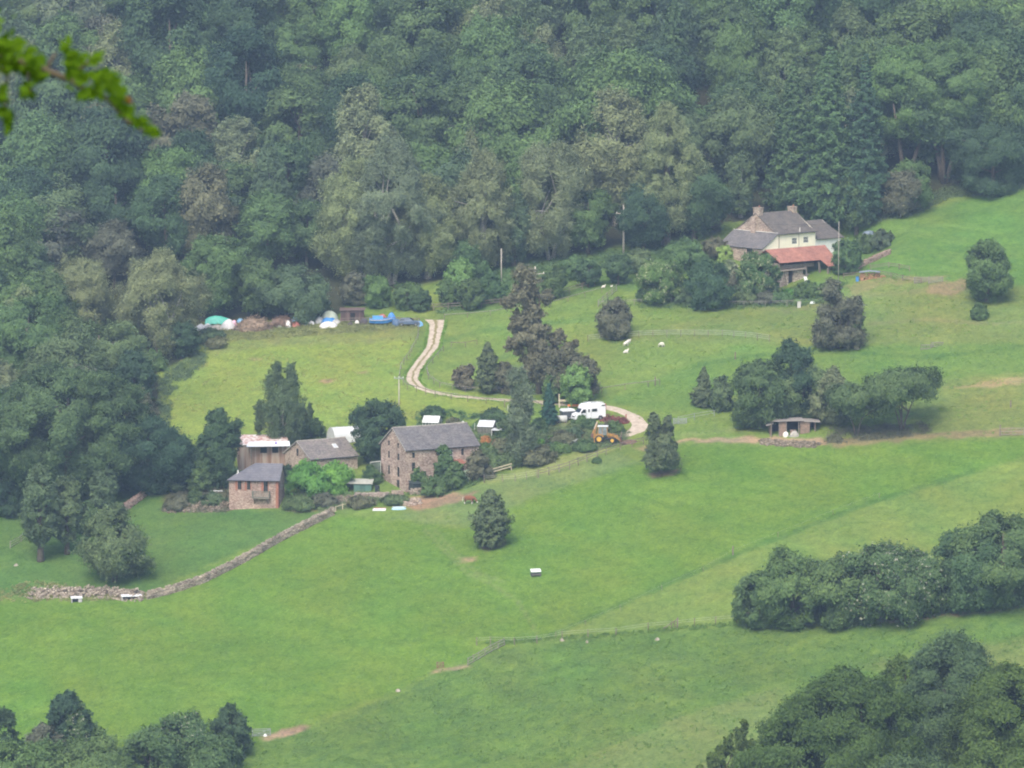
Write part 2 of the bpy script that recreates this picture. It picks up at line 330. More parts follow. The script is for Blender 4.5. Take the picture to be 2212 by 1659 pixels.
    for p, c, k in (([(868, 1092), (905, 1078), (1005, 1064), (1040, 1060), (1000, 1080), (960, 1092), (900, 1102)], E2, .8), ([(860, 1075), (940, 1068), (1000, 1062), (950, 1080), (870, 1090)], EARTH, .7),
                    ([(990, 1208), (1030, 1204), (1028, 1212), (995, 1214)], EARTH, .8), ([(1040, 1182), (1085, 1170), (1090, 1178), (1045, 1190)], E2, .8), ([(1400, 1025), (1470, 1012), (1460, 1022), (1410, 1034)], E2, .8),
                    ([(1460, 957), (1480, 948), (1640, 944), (1780, 948), (1790, 962), (1650, 958), (1500, 954)], EARTH, .9), ([(1370, 965), (1470, 950), (1480, 956), (1390, 975)], EARTH, .6),
                    ([(1790, 950), (2000, 935), (2212, 925), (2212, 941), (2000, 948), (1800, 968)], E2, .55), ([(2100, 830), (2212, 812), (2300, 800), (2300, 826), (2212, 830), (2120, 838), (2040, 838)], (.30, .24, .13), .7),
                    ([(930, 1448), (1010, 1436), (1015, 1442), (940, 1455)], EARTH, .8), ([(560, 1590), (660, 1572), (640, 1584), (575, 1602)], EARTH, .9), ([(600, 1578), (660, 1566), (665, 1574), (610, 1590)], E2, .8),
                    ([(1640, 1348), (1700, 1346), (1690, 1354), (1640, 1356)], E2, .8), ([(1880, 1336), (2212, 1300), (2400, 1290), (2400, 1302), (2212, 1312), (1900, 1348)], E2, .7),
                    ([(690, 822), (722, 818), (715, 825), (695, 828)], E2, .8), ([(770, 803), (795, 801), (792, 806), (772, 808)], E2, .7), ([(540, 772), (570, 776), (560, 780), (540, 777)], E2, .6),
                    ([(2000, 618), (2080, 600), (2110, 615), (2060, 640), (2010, 635)], E2, .55), ([(1820, 618), (1900, 600), (2050, 596), (2030, 606), (1900, 616), (1850, 640)], (.25, .20, .10), .6),
                    ([(1820, 575), (1880, 555), (1930, 540), (1900, 556), (1850, 588)], E2, .6), ([(1200, 930), (1280, 925), (1360, 940), (1300, 965), (1180, 955)], (.20, .14, .085), .7), ([(1150, 920), (1260, 905), (1300, 950), (1180, 950)], (.17, .13, .08), .6),
                    ([(350, 1065), (500, 1050), (495, 1105), (355, 1105)], (.14, .12, .075), .7), ([(610, 1095), (720, 1080), (840, 1075), (760, 1098), (640, 1108)], (.15, .115, .08), .7)):
        lay(p, c, k, 3)
    def line(pts, w_, col, k):      # narrow trodden path or wheel mark on the turf
        for (a, b), (c, d) in zip(pts[:-1], pts[1:]):
            px, py = c - a, d - b; t = np.clip(((u - a) * px + (v - b) * py) / (px * px + py * py), 0, 1); ds = np.hypot(u - a - t * px, (v - b - t * py)) + 2.5 * n3
            m = (np.clip(1.4 - np.abs(ds) / w_, 0, 1) * k)[..., None]; C[:] = C * (1 - m) + np.array(col) * m
    PA = (.19, .235, .085)
    for p, w_, c, k in (([(920, 1145), (960, 1190), (1010, 1240), (1060, 1260), (1120, 1300), (1160, 1370)], 4, PA, .5), ([(935, 1140), (975, 1186), (1030, 1238), (1085, 1256)], 4, PA, .45), ([(1190, 1372), (1340, 1306), (1583, 1200), (1880, 1085), (2100, 1020)], 6, (.07, .15, .034), .6),
                        ([(1500, 790), (1640, 765), (1800, 758), (2000, 772), (2212, 750)], 5, (.085, .16, .04), .6), ([(1880, 700), (2000, 690), (2150, 700), (2300, 690)], 4, (.2, .2, .09), .5), ([(960, 735), (1050, 712), (1150, 700), (1290, 690)], 5, (.09, .17, .042), .6), ([(1020, 790), (1100, 770), (1300, 760)], 4, (.1, .17, .045), .4),
                        ([(2040, 560), (2130, 520), (2300, 480)], 5, (.09, .165, .04), .5), ([(1900, 520), (2050, 470), (2212, 440)], 6, (.095, .17, .04), .4), ([(700, 1660), (1000, 1590), (1400, 1500), (1800, 1430)], 7, (.085, .15, .036), .5), ([(900, 1560), (1200, 1500), (1560, 1440)], 6, (.09, .155, .038), .45), ([(450, 760), (600, 740), (800, 735), (900, 722)], 8, (.17, .17, .08), .4),
                        ([(1470, 940), (1620, 925), (1660, 915)], 5, PA, .5), ([(60, 1330), (500, 1400), (900, 1380)], 6, (.10, .19, .034), .35), ([(1500, 640), (1700, 672), (1850, 640), (2000, 628)], 6, (.2, .19, .09), .4)): line(p, w_, c, k)
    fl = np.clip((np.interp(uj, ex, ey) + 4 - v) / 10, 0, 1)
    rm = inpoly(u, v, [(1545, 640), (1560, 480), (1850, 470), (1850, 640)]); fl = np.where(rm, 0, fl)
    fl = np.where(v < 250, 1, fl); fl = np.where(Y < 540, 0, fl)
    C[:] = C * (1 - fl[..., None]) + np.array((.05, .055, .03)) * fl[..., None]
    C *= (1 + .12 * n2 + .06 * n1 + .05 * n3)[..., None]; C[..., 0] *= 1 + .10 * n1 + .16 * wob(X, Y, 30, 17)
    ln = np.sin((X * .55 + Y * .83) * 1.15 + 2.2 * n2 + 1.2 * n1); C *= (1 + .05 * ln * np.clip(n2 * 2 + .4, 0, 1))[..., None]
    me = bpy.data.meshes.new('ground'); nx, ny = len(xs), len(ys); N = nx * ny
    i = np.arange(N).reshape(ny, nx); q = np.stack([i[:-1, :-1], i[:-1, 1:], i[1:, 1:], i[1:, :-1]], -1).reshape(-1, 4)
    me.vertices.add(N); me.vertices.foreach_set('co', np.stack([X, Y, Z], -1).reshape(-1).astype('f'))
    me.loops.add(q.size); me.loops.foreach_set('vertex_index', q.reshape(-1).astype('i')); me.polygons.add(len(q)); me.polygons.foreach_set('loop_start', (np.arange(len(q)) * 4).astype('i'))
    me.update(); me.shade_smooth()
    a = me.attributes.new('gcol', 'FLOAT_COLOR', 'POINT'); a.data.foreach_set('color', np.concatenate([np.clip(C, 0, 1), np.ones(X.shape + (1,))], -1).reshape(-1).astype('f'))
    m, n, o = _mat('grassland'); at = n.nodes.new('ShaderNodeAttribute'); at.attribute_name = 'gcol'
    t1 = _noise(n, .9, 8, rough=.7, sc=(1, .7, 1)); t2 = _noise(n, .16, 6, dist=1.2); t3 = _noise(n, 2.6, 6, rough=.8)
    c = _mix(n, at.outputs['Color'], _ramp(n, t1.outputs[0], [(.34, (.76, .80, .80)), (.5, (1, 1, 1)), (.68, (1.2, 1.17, 1.14))]), 1.0, 'MULTIPLY')
    c = _mix(n, c, _ramp(n, t2.outputs[0], [(.3, (.9, .94, .94)), (.7, (1.1, 1.06, 1.04))]), 1.0, 'MULTIPLY')
    c = _mix(n, c, _ramp(n, t3.outputs[0], [(.3, (.62, .66, .68)), (.7, (1.4, 1.34, 1.3))]), 1.0, 'MULTIPLY')
    b = n.nodes.new('ShaderNodeBump'); b.inputs['Strength'].default_value = .9; b.inputs['Distance'].default_value = .35; n.links.new(t1.outputs[0], b.inputs['Height'])
    d = n.nodes.new('ShaderNodeBsdfDiffuse'); n.links.new(c, d.inputs[0]); n.links.new(b.outputs[0], d.inputs['Normal']); n.links.new(d.outputs[0], o.inputs[0])
    me.materials.append(m); g = bpy.data.objects.new('ground', me); COL.objects.link(g); tag(g, kind='structure'); return g
build_ground()

# track, draped on the ground between two edge lines
def ribbon(name, Lp, Rp, mat, seg=4, nc=8, lift=.09, hump=.0, trail=.25):
    def dens(p):
        o = []
        for a, b in zip(p[:-1], p[1:]): o += [(a[0] + (b[0] - a[0]) * k / seg, a[1] + (b[1] - a[1]) * k / seg) for k in range(seg)]
        o.append(p[-1]); s = list(o)
        for i in range(1, len(o) - 1): s[i] = tuple((o[i - 1][j] + 2 * o[i][j] + o[i + 1][j]) / 4 for j in (0, 1))
        return s
    a, b = dens(Lp), dens(Rp); vs = []; fs = []; fac = []
    for (p, q) in zip(a, b):
        P, Q = G(*p), G(*q); e1, e2 = random.uniform(-.08, .12), random.uniform(-.08, .12); P, Q = P + (Q - P).normalized() * e1, Q - (Q - P).normalized() * e2
        for k in range(nc + 1):
            t = k / nc; X = P.lerp(Q, t); X.z = float(H(X.x, X.y)) + (lift if 0 < k < nc else -.12); vs.append(X); fac.append(t)
    for i in range(len(a) - 1):
        for k in range(nc): j = i * (nc + 1) + k; fs.append((j, j + nc + 1, j + nc + 2, j + 1))
    o = MB().add(vs, fs).build(name, mat, smooth=True); at = o.data.attributes.new('across', 'FLOAT', 'POINT'); at.data.foreach_set('value', fac)
    if o.data.polygons[0].normal.z < 0: o.data.flip_normals()
    return tag(o, kind='structure')
def trackmat(name, strip):
    m, n, o = _mat(name); t = _noise(n, 1.2, 7, rough=.7); c = _ramp(n, t.outputs[0], [(.3, (.34, .27, .20)), (.5, (.49, .41, .32)), (.7, (.60, .52, .43))])
    if strip:
        at = n.nodes.new('ShaderNodeAttribute'); at.attribute_name = 'across'; t2 = _noise(n, .7, 5); ad = n.nodes.new('ShaderNodeMath'); ad.operation = 'MULTIPLY_ADD'; ad.inputs[1].default_value = .34
        n.links.new(t2.outputs[0], ad.inputs[0]); n.links.new(at.outputs['Fac'], ad.inputs[2])
        g = _ramp(n, ad.outputs[0], [(.55, (0, 0, 0)), (.62, (1, 1, 1)), (.71, (1, 1, 1)), (.79, (0, 0, 0))]); c = _mix(n, c, (.23, .20, .085), g)
    d = n.nodes.new('ShaderNodeBsdfDiffuse'); n.links.new(c, d.inputs[0]); n.links.new(d.outputs[0], o.inputs[0]); return m
TL = [(914, 691), (926, 701), (922, 727), (918, 751), (894, 782), (877, 805), (874, 824), (894, 838), (926, 849), (960, 856), (1020, 863), (1100, 868), (1200, 876), (1270, 884), (1311, 887)]
TR = [(964, 692), (962, 703), (957, 722), (950, 751), (930, 774), (913, 798), (905, 821), (922, 839), (957, 850), (990, 855), (1030, 858), (1102, 862), (1200, 867), (1265, 870), (1304, 874)]
ribbon('gravel_track', TL, TR, trackmat('gravel_two_track', True))
ribbon('gravel_road', [(1311, 887), (1330, 890), (1347, 898), (1356, 909), (1364, 919), (1351, 932), (1334, 941), (1326, 946)], [(1304, 874), (1328, 878), (1350, 884), (1388, 899), (1404, 917), (1397, 931), (1364, 943), (1336, 949)], trackmat('gravel_plain', False))

# ------------------------------------------------------------------ foliage
def leaves_mesh(name, P, Nn, size, mat, rg, asp=.62, flat=None):
    n = len(P); Nn = Nn / (np.linalg.norm(Nn, axis=1, keepdims=True) + 1e-9)
    a = rg.normal(size=(n, 3)); a -= (a * Nn).sum(1, keepdims=True) * Nn; a /= np.linalg.norm(a, axis=1, keepdims=True) + 1e-9; b = np.cross(Nn, a)
    s = (size * rg.uniform(.6, 1.35, n))[:, None]
    V = np.stack([P - a * s, P + b * s * asp - a * s * .1, P + a * s, P - b * s * asp + a * s * .15], 1).reshape(-1, 3)
    me = bpy.data.meshes.new(name); me.vertices.add(4 * n); me.vertices.foreach_set('co', V.reshape(-1).astype('f'))
    me.loops.add(4 * n); me.loops.foreach_set('vertex_index', np.arange(4 * n, dtype='i')); me.polygons.add(n); me.polygons.foreach_set('loop_start', (np.arange(n) * 4).astype('i'))
    me.update(); at = me.attributes.new('lv', 'FLOAT', 'FACE'); at.data.foreach_set('value', rg.uniform(0, 1, n).astype('f')); me.materials.append(mat); return me
def envelope(kind, t):
    if kind == 'round': return np.sqrt(np.clip(1 - (2 * t - 1) ** 2, 0, 1)) ** .8
    if kind == 'dome': return np.clip(1 - t ** 2.2, 0, 1) ** .55 * np.clip(.55 + t * 2.5, 0, 1)
    if kind == 'cone': return np.clip(1 - t, 0, 1) ** .8 * np.clip(.5 + t * 4, 0, 1) * .98 + .03
    if kind == 'ovoid': return np.clip(np.sin(math.pi * np.clip(t, 0, 1) ** .62), 0, 1) ** .75 + .02
    if kind == 'birch': return np.clip(np.sin(math.pi * (.12 + .86 * t)) ** .65, 0, 1)
    if kind == 'flat': return np.clip(1 - (np.abs(t - .45) / .58) ** 2.4, 0, 1) ** .5
    return np.ones_like(t)
def clumps_for(kind, W, Hh, z0, rg, k=1.0):
    """clump centres and radii filling a crown W wide, Hh tall from z0"""
    vol = W * W * Hh; rc = (.125 if kind in ('cone', 'birch', 'ovoid') else .145) * W * (1 if Hh < 1.6 * W else .95); rc = min(rc, 1.75)
    n = int(np.clip(k * 1.0 * (W * W * 3.14 * .25 + W * Hh * 2.2) / (rc * rc * 2.0), 9, 330)); C = []; Rr = []
    ph = rg.uniform(0, 6.28, 8); fr = rg.uniform(.8, 1.2, 8)
    for i in range(n):
        t = rg.uniform(0.02, 1) if kind != 'cone' else rg.uniform(0, 1) ** 1.5
        a = rg.uniform(0, 6.283); e = float(envelope(kind, np.array(t)))
        la = .45 if kind in ('cone', 'ovoid') else 1; lump = 1 + la * .17 * math.sin(2 * a + ph[0] + 3 * t * fr[0]) + la * .13 * math.sin(3 * a + ph[1] - 5 * t) + la * .12 * math.sin(9 * t * fr[2] + a + ph[2])
        rad = W / 2 * e * lump * (rg.uniform(.35, 1) ** .45)
        r = rc * rg.uniform(.62, 1.15) * (.55 + .45 * min(1, e * 1.4)); rad = max(0, rad - r * .35)
        C.append((math.cos(a) * rad, math.sin(a) * rad, z0 + Hh * t * (1 - .06 * math.sin(a * 2 + ph[3])) - r * .5 * t)); Rr.append(r)
    return np.array(C), np.array(Rr)
def crown_from(name, C, Rr, size, mat, rg, dens=1.25, droop=0, up=.35, cz=None, sq=.82, wisp=1.0):
    P = []; Nn = []; ctr = C.mean(0)
    for c, r in zip(C, Rr):
        m = int(dens * .8 * 4 * math.pi * r * r / (size * size * 1.3)); m = max(m, 14)
        d = rg.normal(size=(m, 3)); d /= np.linalg.norm(d, axis=1, keepdims=True)
        o = c - ctr; o = o / (np.linalg.norm(o) + 1e-6); d = d + .45 * o + np.array((0, 0, up)); d /= np.linalg.norm(d, axis=1, keepdims=True)
        rr = r * (1 - .6 * rg.uniform(0, 1, (m, 1)) ** 2) * (1 + .24 * rg.normal(size=(m, 1)))
        p = c + d * rr * np.array((1, 1, sq))
        if droop:
            k = rg.uniform(0, 1, (m, 1)) ** 2; p = p * np.array((1, 1, 1)) - np.array((0, 0, 1)) * k * droop * r; p[:, :2] = c[:2] + (p[:, :2] - c[:2]) * (1 - .25 * k)
        P.append(p); Nn.append(.75 * d + .8 * o + np.array((0, 0, .25)) + .38 * rg.normal(size=(m, 3)))
    P = np.concatenate(P); Nn = np.concatenate(Nn)
    nw = max(1, int(wisp * len(C) * 3)); iw = rg.integers(0, len(C), nw); o = C[iw] - ctr; o /= np.linalg.norm(o, axis=1, keepdims=True) + 1e-6; dw = o + .7 * rg.normal(size=o.shape) + np.array((0, 0, .35)); dw /= np.linalg.norm(dw, axis=1, keepdims=True)
    tip = C[iw] + dw * (Rr[iw] * rg.uniform(1.0, 1.75, nw))[:, None]; kk = 22; ts = rg.uniform(.35, 1, (nw * kk, 1)); i2 = np.repeat(np.arange(nw), kk); F = C[iw][i2] * (1 - ts) + tip[i2] * ts + rg.normal(size=(nw * kk, 3)) * (.16 * Rr[iw][i2])[:, None]; F[:, 2] = np.maximum(F[:, 2], .1)
    P = np.concatenate([P, F]); Nn = np.concatenate([Nn, dw[i2] + .6 * rg.normal(size=F.shape) + np.array((0, 0, .4))])
    nf = int(len(P) * (.08 if droop > 1.5 else .28)); D = np.linalg.norm(C[:, None] - C[None], axis=2); nb = np.argsort(D, 1)[:, 1:6]; i = rg.integers(0, len(C), nf); j = nb[i, rg.integers(0, min(5, nb.shape[1]), nf)]; t = rg.uniform(0, 1, (nf, 1))
    F = C[i] * (1 - t) + C[j] * t + rg.normal(size=(nf, 3)) * Rr[i][:, None] * .5; F[:, 2] = np.maximum(F[:, 2], .1); P = np.concatenate([P, F]); Nn = np.concatenate([Nn, (F - ctr) / (np.linalg.norm(F - ctr, axis=1, keepdims=True) + .1) + np.array((0, 0, .4)) + .8 * rg.normal(size=(nf, 3))])
    return leaves_mesh(name, P, Nn, size, mat, rg, asp=.42 if droop else .62)
def trunk_mb(Hh, r, C, rg, n=6, lean=0, split=1, bare=.35):
    mb = MB(); top = Vector((lean, 0, Hh * .8))
    if split == 1:
        mb.tube([(0, 0, -.5), (lean * .1, 0, Hh * bare * .5), (lean * .4, .1, Hh * .45), top], [r * 1.35, r, r * .75, r * .22], 8); roots = [Vector((lean * .3, 0, Hh * bare))]
    else:
        roots = []
        for k in range(split):
            a = 6.28 * k / split + rg.uniform(-.4, .4); e = Vector((math.cos(a) * Hh * .22, math.sin(a) * Hh * .12, Hh * .6)); m = e * .5 + Vector((0, 0, Hh * .02))
            mb.tube([(math.cos(a) * r * .5, math.sin(a) * r * .5, -.5), tuple(m * .5), tuple(m), tuple(e)], [r * .8, r * .62, r * .5, r * .2], 7); roots.append(m)
    idx = rg.permutation(len(C))[:n]
    for i in idx:
        c = Vector(C[i]); s = roots[int(rg.integers(len(roots)))].copy(); s.z = min(c.z * .75, Hh * .6) if split == 1 else s.z; s.x *= 1
        mid = s.lerp(c, .5) + Vector((0, 0, .04 * Hh)); mb.tube([s, mid, c], [r * .38, r * .26, r * .08], 5, False)
    return mb
def conifer(o, Hh, W, kind, leaf, size, rg, bare=.03):
    """whorls of slightly drooping boughs round one straight trunk"""
    z = Hh * max(bare, .03); P = []; Nn = []; step = max(.3, Hh / 48); ph = rg.uniform(0, 6)
    while z < Hh * .985:
        t = z / Hh; rad = W / 2 * ((1 - t) ** .72 * min(1, .62 + t * 3) if kind == 'cone' else float(envelope('ovoid', np.array(.02 + t * .97)))) * (1 + .1 * math.sin(5 * t * 3 + ph)); nb = int(np.clip(5 + rad * 3.2, 5, 18)); a0 = rg.uniform(0, 6.28)
        for k in range(nb):
            a = a0 + 6.283 * k / nb + rg.normal() * .18; r = max(.25, rad * rg.uniform(.72, 1.18) * (1 + .1 * math.sin(2 * a + ph))); m = int(7 + r * 15 * (.19 / size)); s = rg.uniform(.12, 1, m) ** .6
            lift = rg.uniform(-.05, .3) if kind == 'ovoid' else rg.uniform(-.28, .02); wd = .1 + .22 * r * (1 - s) * 1.1; th = rg.normal(size=m) * wd
            x = math.cos(a) * r * s - math.sin(a) * th; y = math.sin(a) * r * s + math.cos(a) * th; zz = z + lift * r * s + .1 * r * s * s + rg.normal(size=m) * (.07 + .03 * r); P.append(np.stack([x, y, np.minimum(np.maximum(zz, .08), Hh)], -1)); Nn.append(np.stack([math.cos(a) * .7 + rg.normal(size=m) * .4, math.sin(a) * .7 + rg.normal(size=m) * .4, .75 + rg.normal(size=m) * .35], -1))
        z += step * rg.uniform(.8, 1.2)
    MB().tube([(0, 0, -.5), (0, 0, Hh * .5), (0, 0, Hh * .97)], [.02 * Hh + .05, .013 * Hh + .03, .02], 8).build('trunk', BARK, o, smooth=True)
    c = bpy.data.objects.new('crown', leaves_mesh('crown', np.concatenate(P), np.concatenate(Nn), size, leaf if not isinstance(leaf, str) else L[leaf], rg)); COL.objects.link(c); c.parent = o; return o
def tree(kind, leaf, u, v, wpx, vtop, label, name='tree', cat='tree', group=None, bare=None, size=.19, bark=None, split=1, droop=0, dens=1.25, k=1.0, lean=0, P=None, seed=None, nlimb=6):
    """one tree or shrub: foot at photo point (u, v) on the ground, crown wpx wide reaching up to vtop"""
    rg = np.random.default_rng(seed if seed is not None else int(abs(u) * 7 + abs(v) * 13) % 99991); P = P or G(u, v); s = ppm(P); Hh = (v - vtop) / s; W = wpx / s
    bare = bare if bare is not None else {'cone': .04, 'round': .14, 'birch': .12, 'ovoid': .05, 'flat': .22, 'dome': .02}[kind]
    C, Rr = clumps_for(kind, W, Hh * (1 - bare), Hh * bare, rg, k); C[:, 2] = np.clip(C[:, 2], Hh * bare * .8 + .1, Hh - Rr * .6)
    o = thing(name, P, label, cat, group)
    if kind in ('cone', 'ovoid') and dens >= 1: return conifer(o, Hh, W, kind, leaf, size, rg, bare)
    tb = trunk_mb(Hh, max(.07, .028 * Hh * (1.2 if split == 1 else .9)), C, rg, nlimb, lean, split, max(bare, .12)).build('trunk', bark or BARK, o, smooth=True)
    me = crown_from('crown', C, Rr, size, leaf if not isinstance(leaf, str) else L[leaf], rg, dens, droop)
    c = bpy.data.objects.new('crown', me); COL.objects.link(c); c.parent = o
    return o
def lobes(leaf, u, v, lb, label, name='tree', cat='tree', group=None, size=.19, bark=None, split=1, droop=0, dens=1.25, wisp=1.0, dy=.5, trunkh=.7, sub=.4, nl=12, nlimb=8):
    """custom silhouette: lobes are (u, v, rx, rz) in photo pixels around the same upright axis"""
    rg = np.random.default_rng(int(u * 3 + v * 5)); P = G(u, v); s = ppm(P); C = []; Rr = []
    for (a, b, rx, rz) in lb:
        cx, cz, rx, rz = (a - u) / s, (v - b) / s, rx / s * 1.15, rz / s * 1.2; rs = sub * min(rx, rz)
        for i in range(max(4, int(nl * rx * rz / min(rx, rz) ** 2))):
            d = rg.normal(size=3); d /= np.linalg.norm(d); f = rg.uniform(.4, 1) ** .5
            C.append((cx + d[0] * (rx - rs) * f, rg.normal() * .15 * rx + d[1] * rx * dy * f * 1.4, cz + d[2] * (rz - rs) * f)); Rr.append(rs * rg.uniform(.8, 1.35))
    C = np.array(C); Rr = np.array(Rr); C[:, 2] = np.maximum(C[:, 2], Rr * .5); Hh = C[:, 2].max()
    o = thing(name, P, label, cat, group)
    trunk_mb(Hh, max(.08, .026 * Hh), C, rg, nlimb, 0, split, .3).build('trunk', bark or BARK, o, smooth=True)
    me = crown_from('crown', C, Rr, size, L[leaf], rg, dens, droop, wisp=wisp); c = bpy.data.objects.new('crown', me); COL.objects.link(c); c.parent = o
    return o
# ------------------------------------------------------------------ the hillside wood: prototypes, then copies in rows
ORD = ['first', 'second', 'third', 'fourth', 'fifth', 'sixth', 'seventh', 'eighth', 'ninth', 'tenth', 'eleventh', 'twelfth', 'thirteenth', 'fourteenth', 'fifteenth', 'sixteenth', 'seventeenth', 'eighteenth', 'nineteenth', 'twentieth',
       'twenty-first', 'twenty-second', 'twenty-third', 'twenty-fourth', 'twenty-fifth', 'twenty-sixth', 'twenty-seventh', 'twenty-eighth', 'twenty-ninth', 'thirtieth']
PROTO = []
def proto(kind, leaf, W, Hh, bare, adj, seed, droop=0, bark=None, size=.2, k=1.0):
    PROTO.append(dict(kind=kind, leaf=leaf, W=W, H=Hh, bare=bare, adj=adj, seed=seed, droop=droop, bark=bark, size=size, k=k, src=None))
for a in [('round', 'oak', 11.5, 15, .22, 'rounded dark green broadleaf tree', 1), ('round', 'mid', 12.5, 16, .24, 'billowing mid green broadleaf tree', 2), ('round', 'oak', 10, 13.5, .2, 'lumpy dark broad-crowned tree', 3),
          ('round', 'dark', 11, 15, .2, 'very dark bluish green tree', 4), ('round', 'olive', 11, 14.5, .22, 'olive green rounded tree', 5), ('round', 'mid', 9.5, 14.5, .24, 'tall-crowned fresh green tree', 6),
          ('round', 'brown', 9.5, 13, .22, 'brownish grey-green tree', 7)]: proto(*a)
for a in [('birch', 'birch', 8.5, 16, .15, 'pale grey-green birch', 8), ('birch', 'olive', 7.5, 15, .15, 'olive drooping birch', 9), ('birch', 'birch', 9.5, 17, .16, 'tall drooping pale birch', 10)]: proto(*a, droop=1.3, bark=BARKP)
proto('cone', 'fir', 8, 18, .05, 'dark pointed conifer', 12)
wr = np.random.default_rng(21); cand = []
yrow = 827.0; row = 0
while yrow < 1000:
    x = -118 + wr.uniform(-3, 3)
    while x < 126:
        X = x + wr.uniform(-2.6, 2.6); Y = yrow + wr.uniform(-2.8, 2.8) + (abs(x + 40) * .0)
        g = ground(X, Y); u, v = UV(*g)
        if v < np.interp(u, ex, ey) - (40 if u > 700 else 14) and -140 < u < 2350 and not inpoly(np.array([u]), np.array([v]), [(1500, 640), (1545, 455), (1850, 445), (1850, 640)])[0]: cand.append((row, X, Y, u, v))
        x += 12.4 if row > 1 else 9.8
    yrow += 10.8 + row * .35; row += 1
# the wood also comes down the left side of the meadow
for Y in np.arange(818, 690, -10.5):
    x = -128
    while x < -30:
        X = x + wr.uniform(-2, 2); g = ground(X, Y); u, v = UV(*g); row_ = -int((828 - Y) // 10.5) - 1
        if v < np.interp(u, ex, ey) - 45 and -130 < u < 225 and not (90 < u < 440 and 600 < v < 850): cand.append((row_, X, Y + wr.uniform(-2, 2), u, v))
        x += 10.3
rows = sorted({c[0] for c in cand}); nth = {}
for c in sorted(cand, key=lambda c: (c[0], c[1])):
    rw, X, Y, u, v = c; ri = rows.index(rw); nth[ri] = nth.get(ri, -1) + 1
    pale = .2 + .35 * (math.sin(X / 19 + 1) * math.sin(Y / 23) > .25)
    z = wr.uniform()
    if z < pale * .55: i = int(wr.choice([7, 8, 9]))
    elif z < pale * .55 + .07: i = 10 if (1300 < u < 2000) else 6
    else: i = int(wr.choice([0, 1, 2, 3, 4, 5, 6], p=[.26, .19, .20, .16, .07, .10, .02]))
    if v < 120 and wr.uniform() < .45: i = int(wr.choice([1, 5]))
    p = PROTO[i]
    if p['src'] is None:
        rg = np.random.default_rng(100 + p['seed']); con = p['kind'] == 'cone'; C, Rr = clumps_for(p['kind'], p['W'], p['H'] * (1 - p['bare']), p['H'] * p['bare'], rg, p['k'])
        o = bpy.data.objects.new('woodland_tree', None); COL.objects.link(o)
        if con: conifer(o, p['H'], p['W'], 'cone', p['leaf'], p['size'], rg); p['src'] = o
        else: trunk_mb(p['H'], .022 * p['H'], C, rg, 7, 0, 1, p['bare']).build('trunk', p['bark'] or BARK, o, smooth=True)
        if not con: cm = bpy.data.objects.new('crown', crown_from('crown', C, Rr, p['size'], L[p['leaf']], rg, 1.15, p['droop'])); COL.objects.link(cm); cm.parent = o; p['src'] = o
    else: o = copy_tree(p['src'])
    sc = wr.uniform(1.0, 1.75) * (.82 if ri <= 13 and rw < 2 else 1)
    sc = min(sc, 1.12) if rw < 0 else sc; o.location = ground(X, Y); o.rotation_euler = (wr.uniform(-.04, .04), wr.uniform(-.04, .04), wr.uniform(0, 6.28)); o.scale = (sc * wr.uniform(.9, 1.1), sc * wr.uniform(.9, 1.1), sc * wr.uniform(.8, 1.2))
    nr = ORD[min(nth[ri], 29)]
    tag(o, f"{p['adj']}, {nr} from left in wood row {ri + 1}", 'tree', 'trees of the hillside wood')

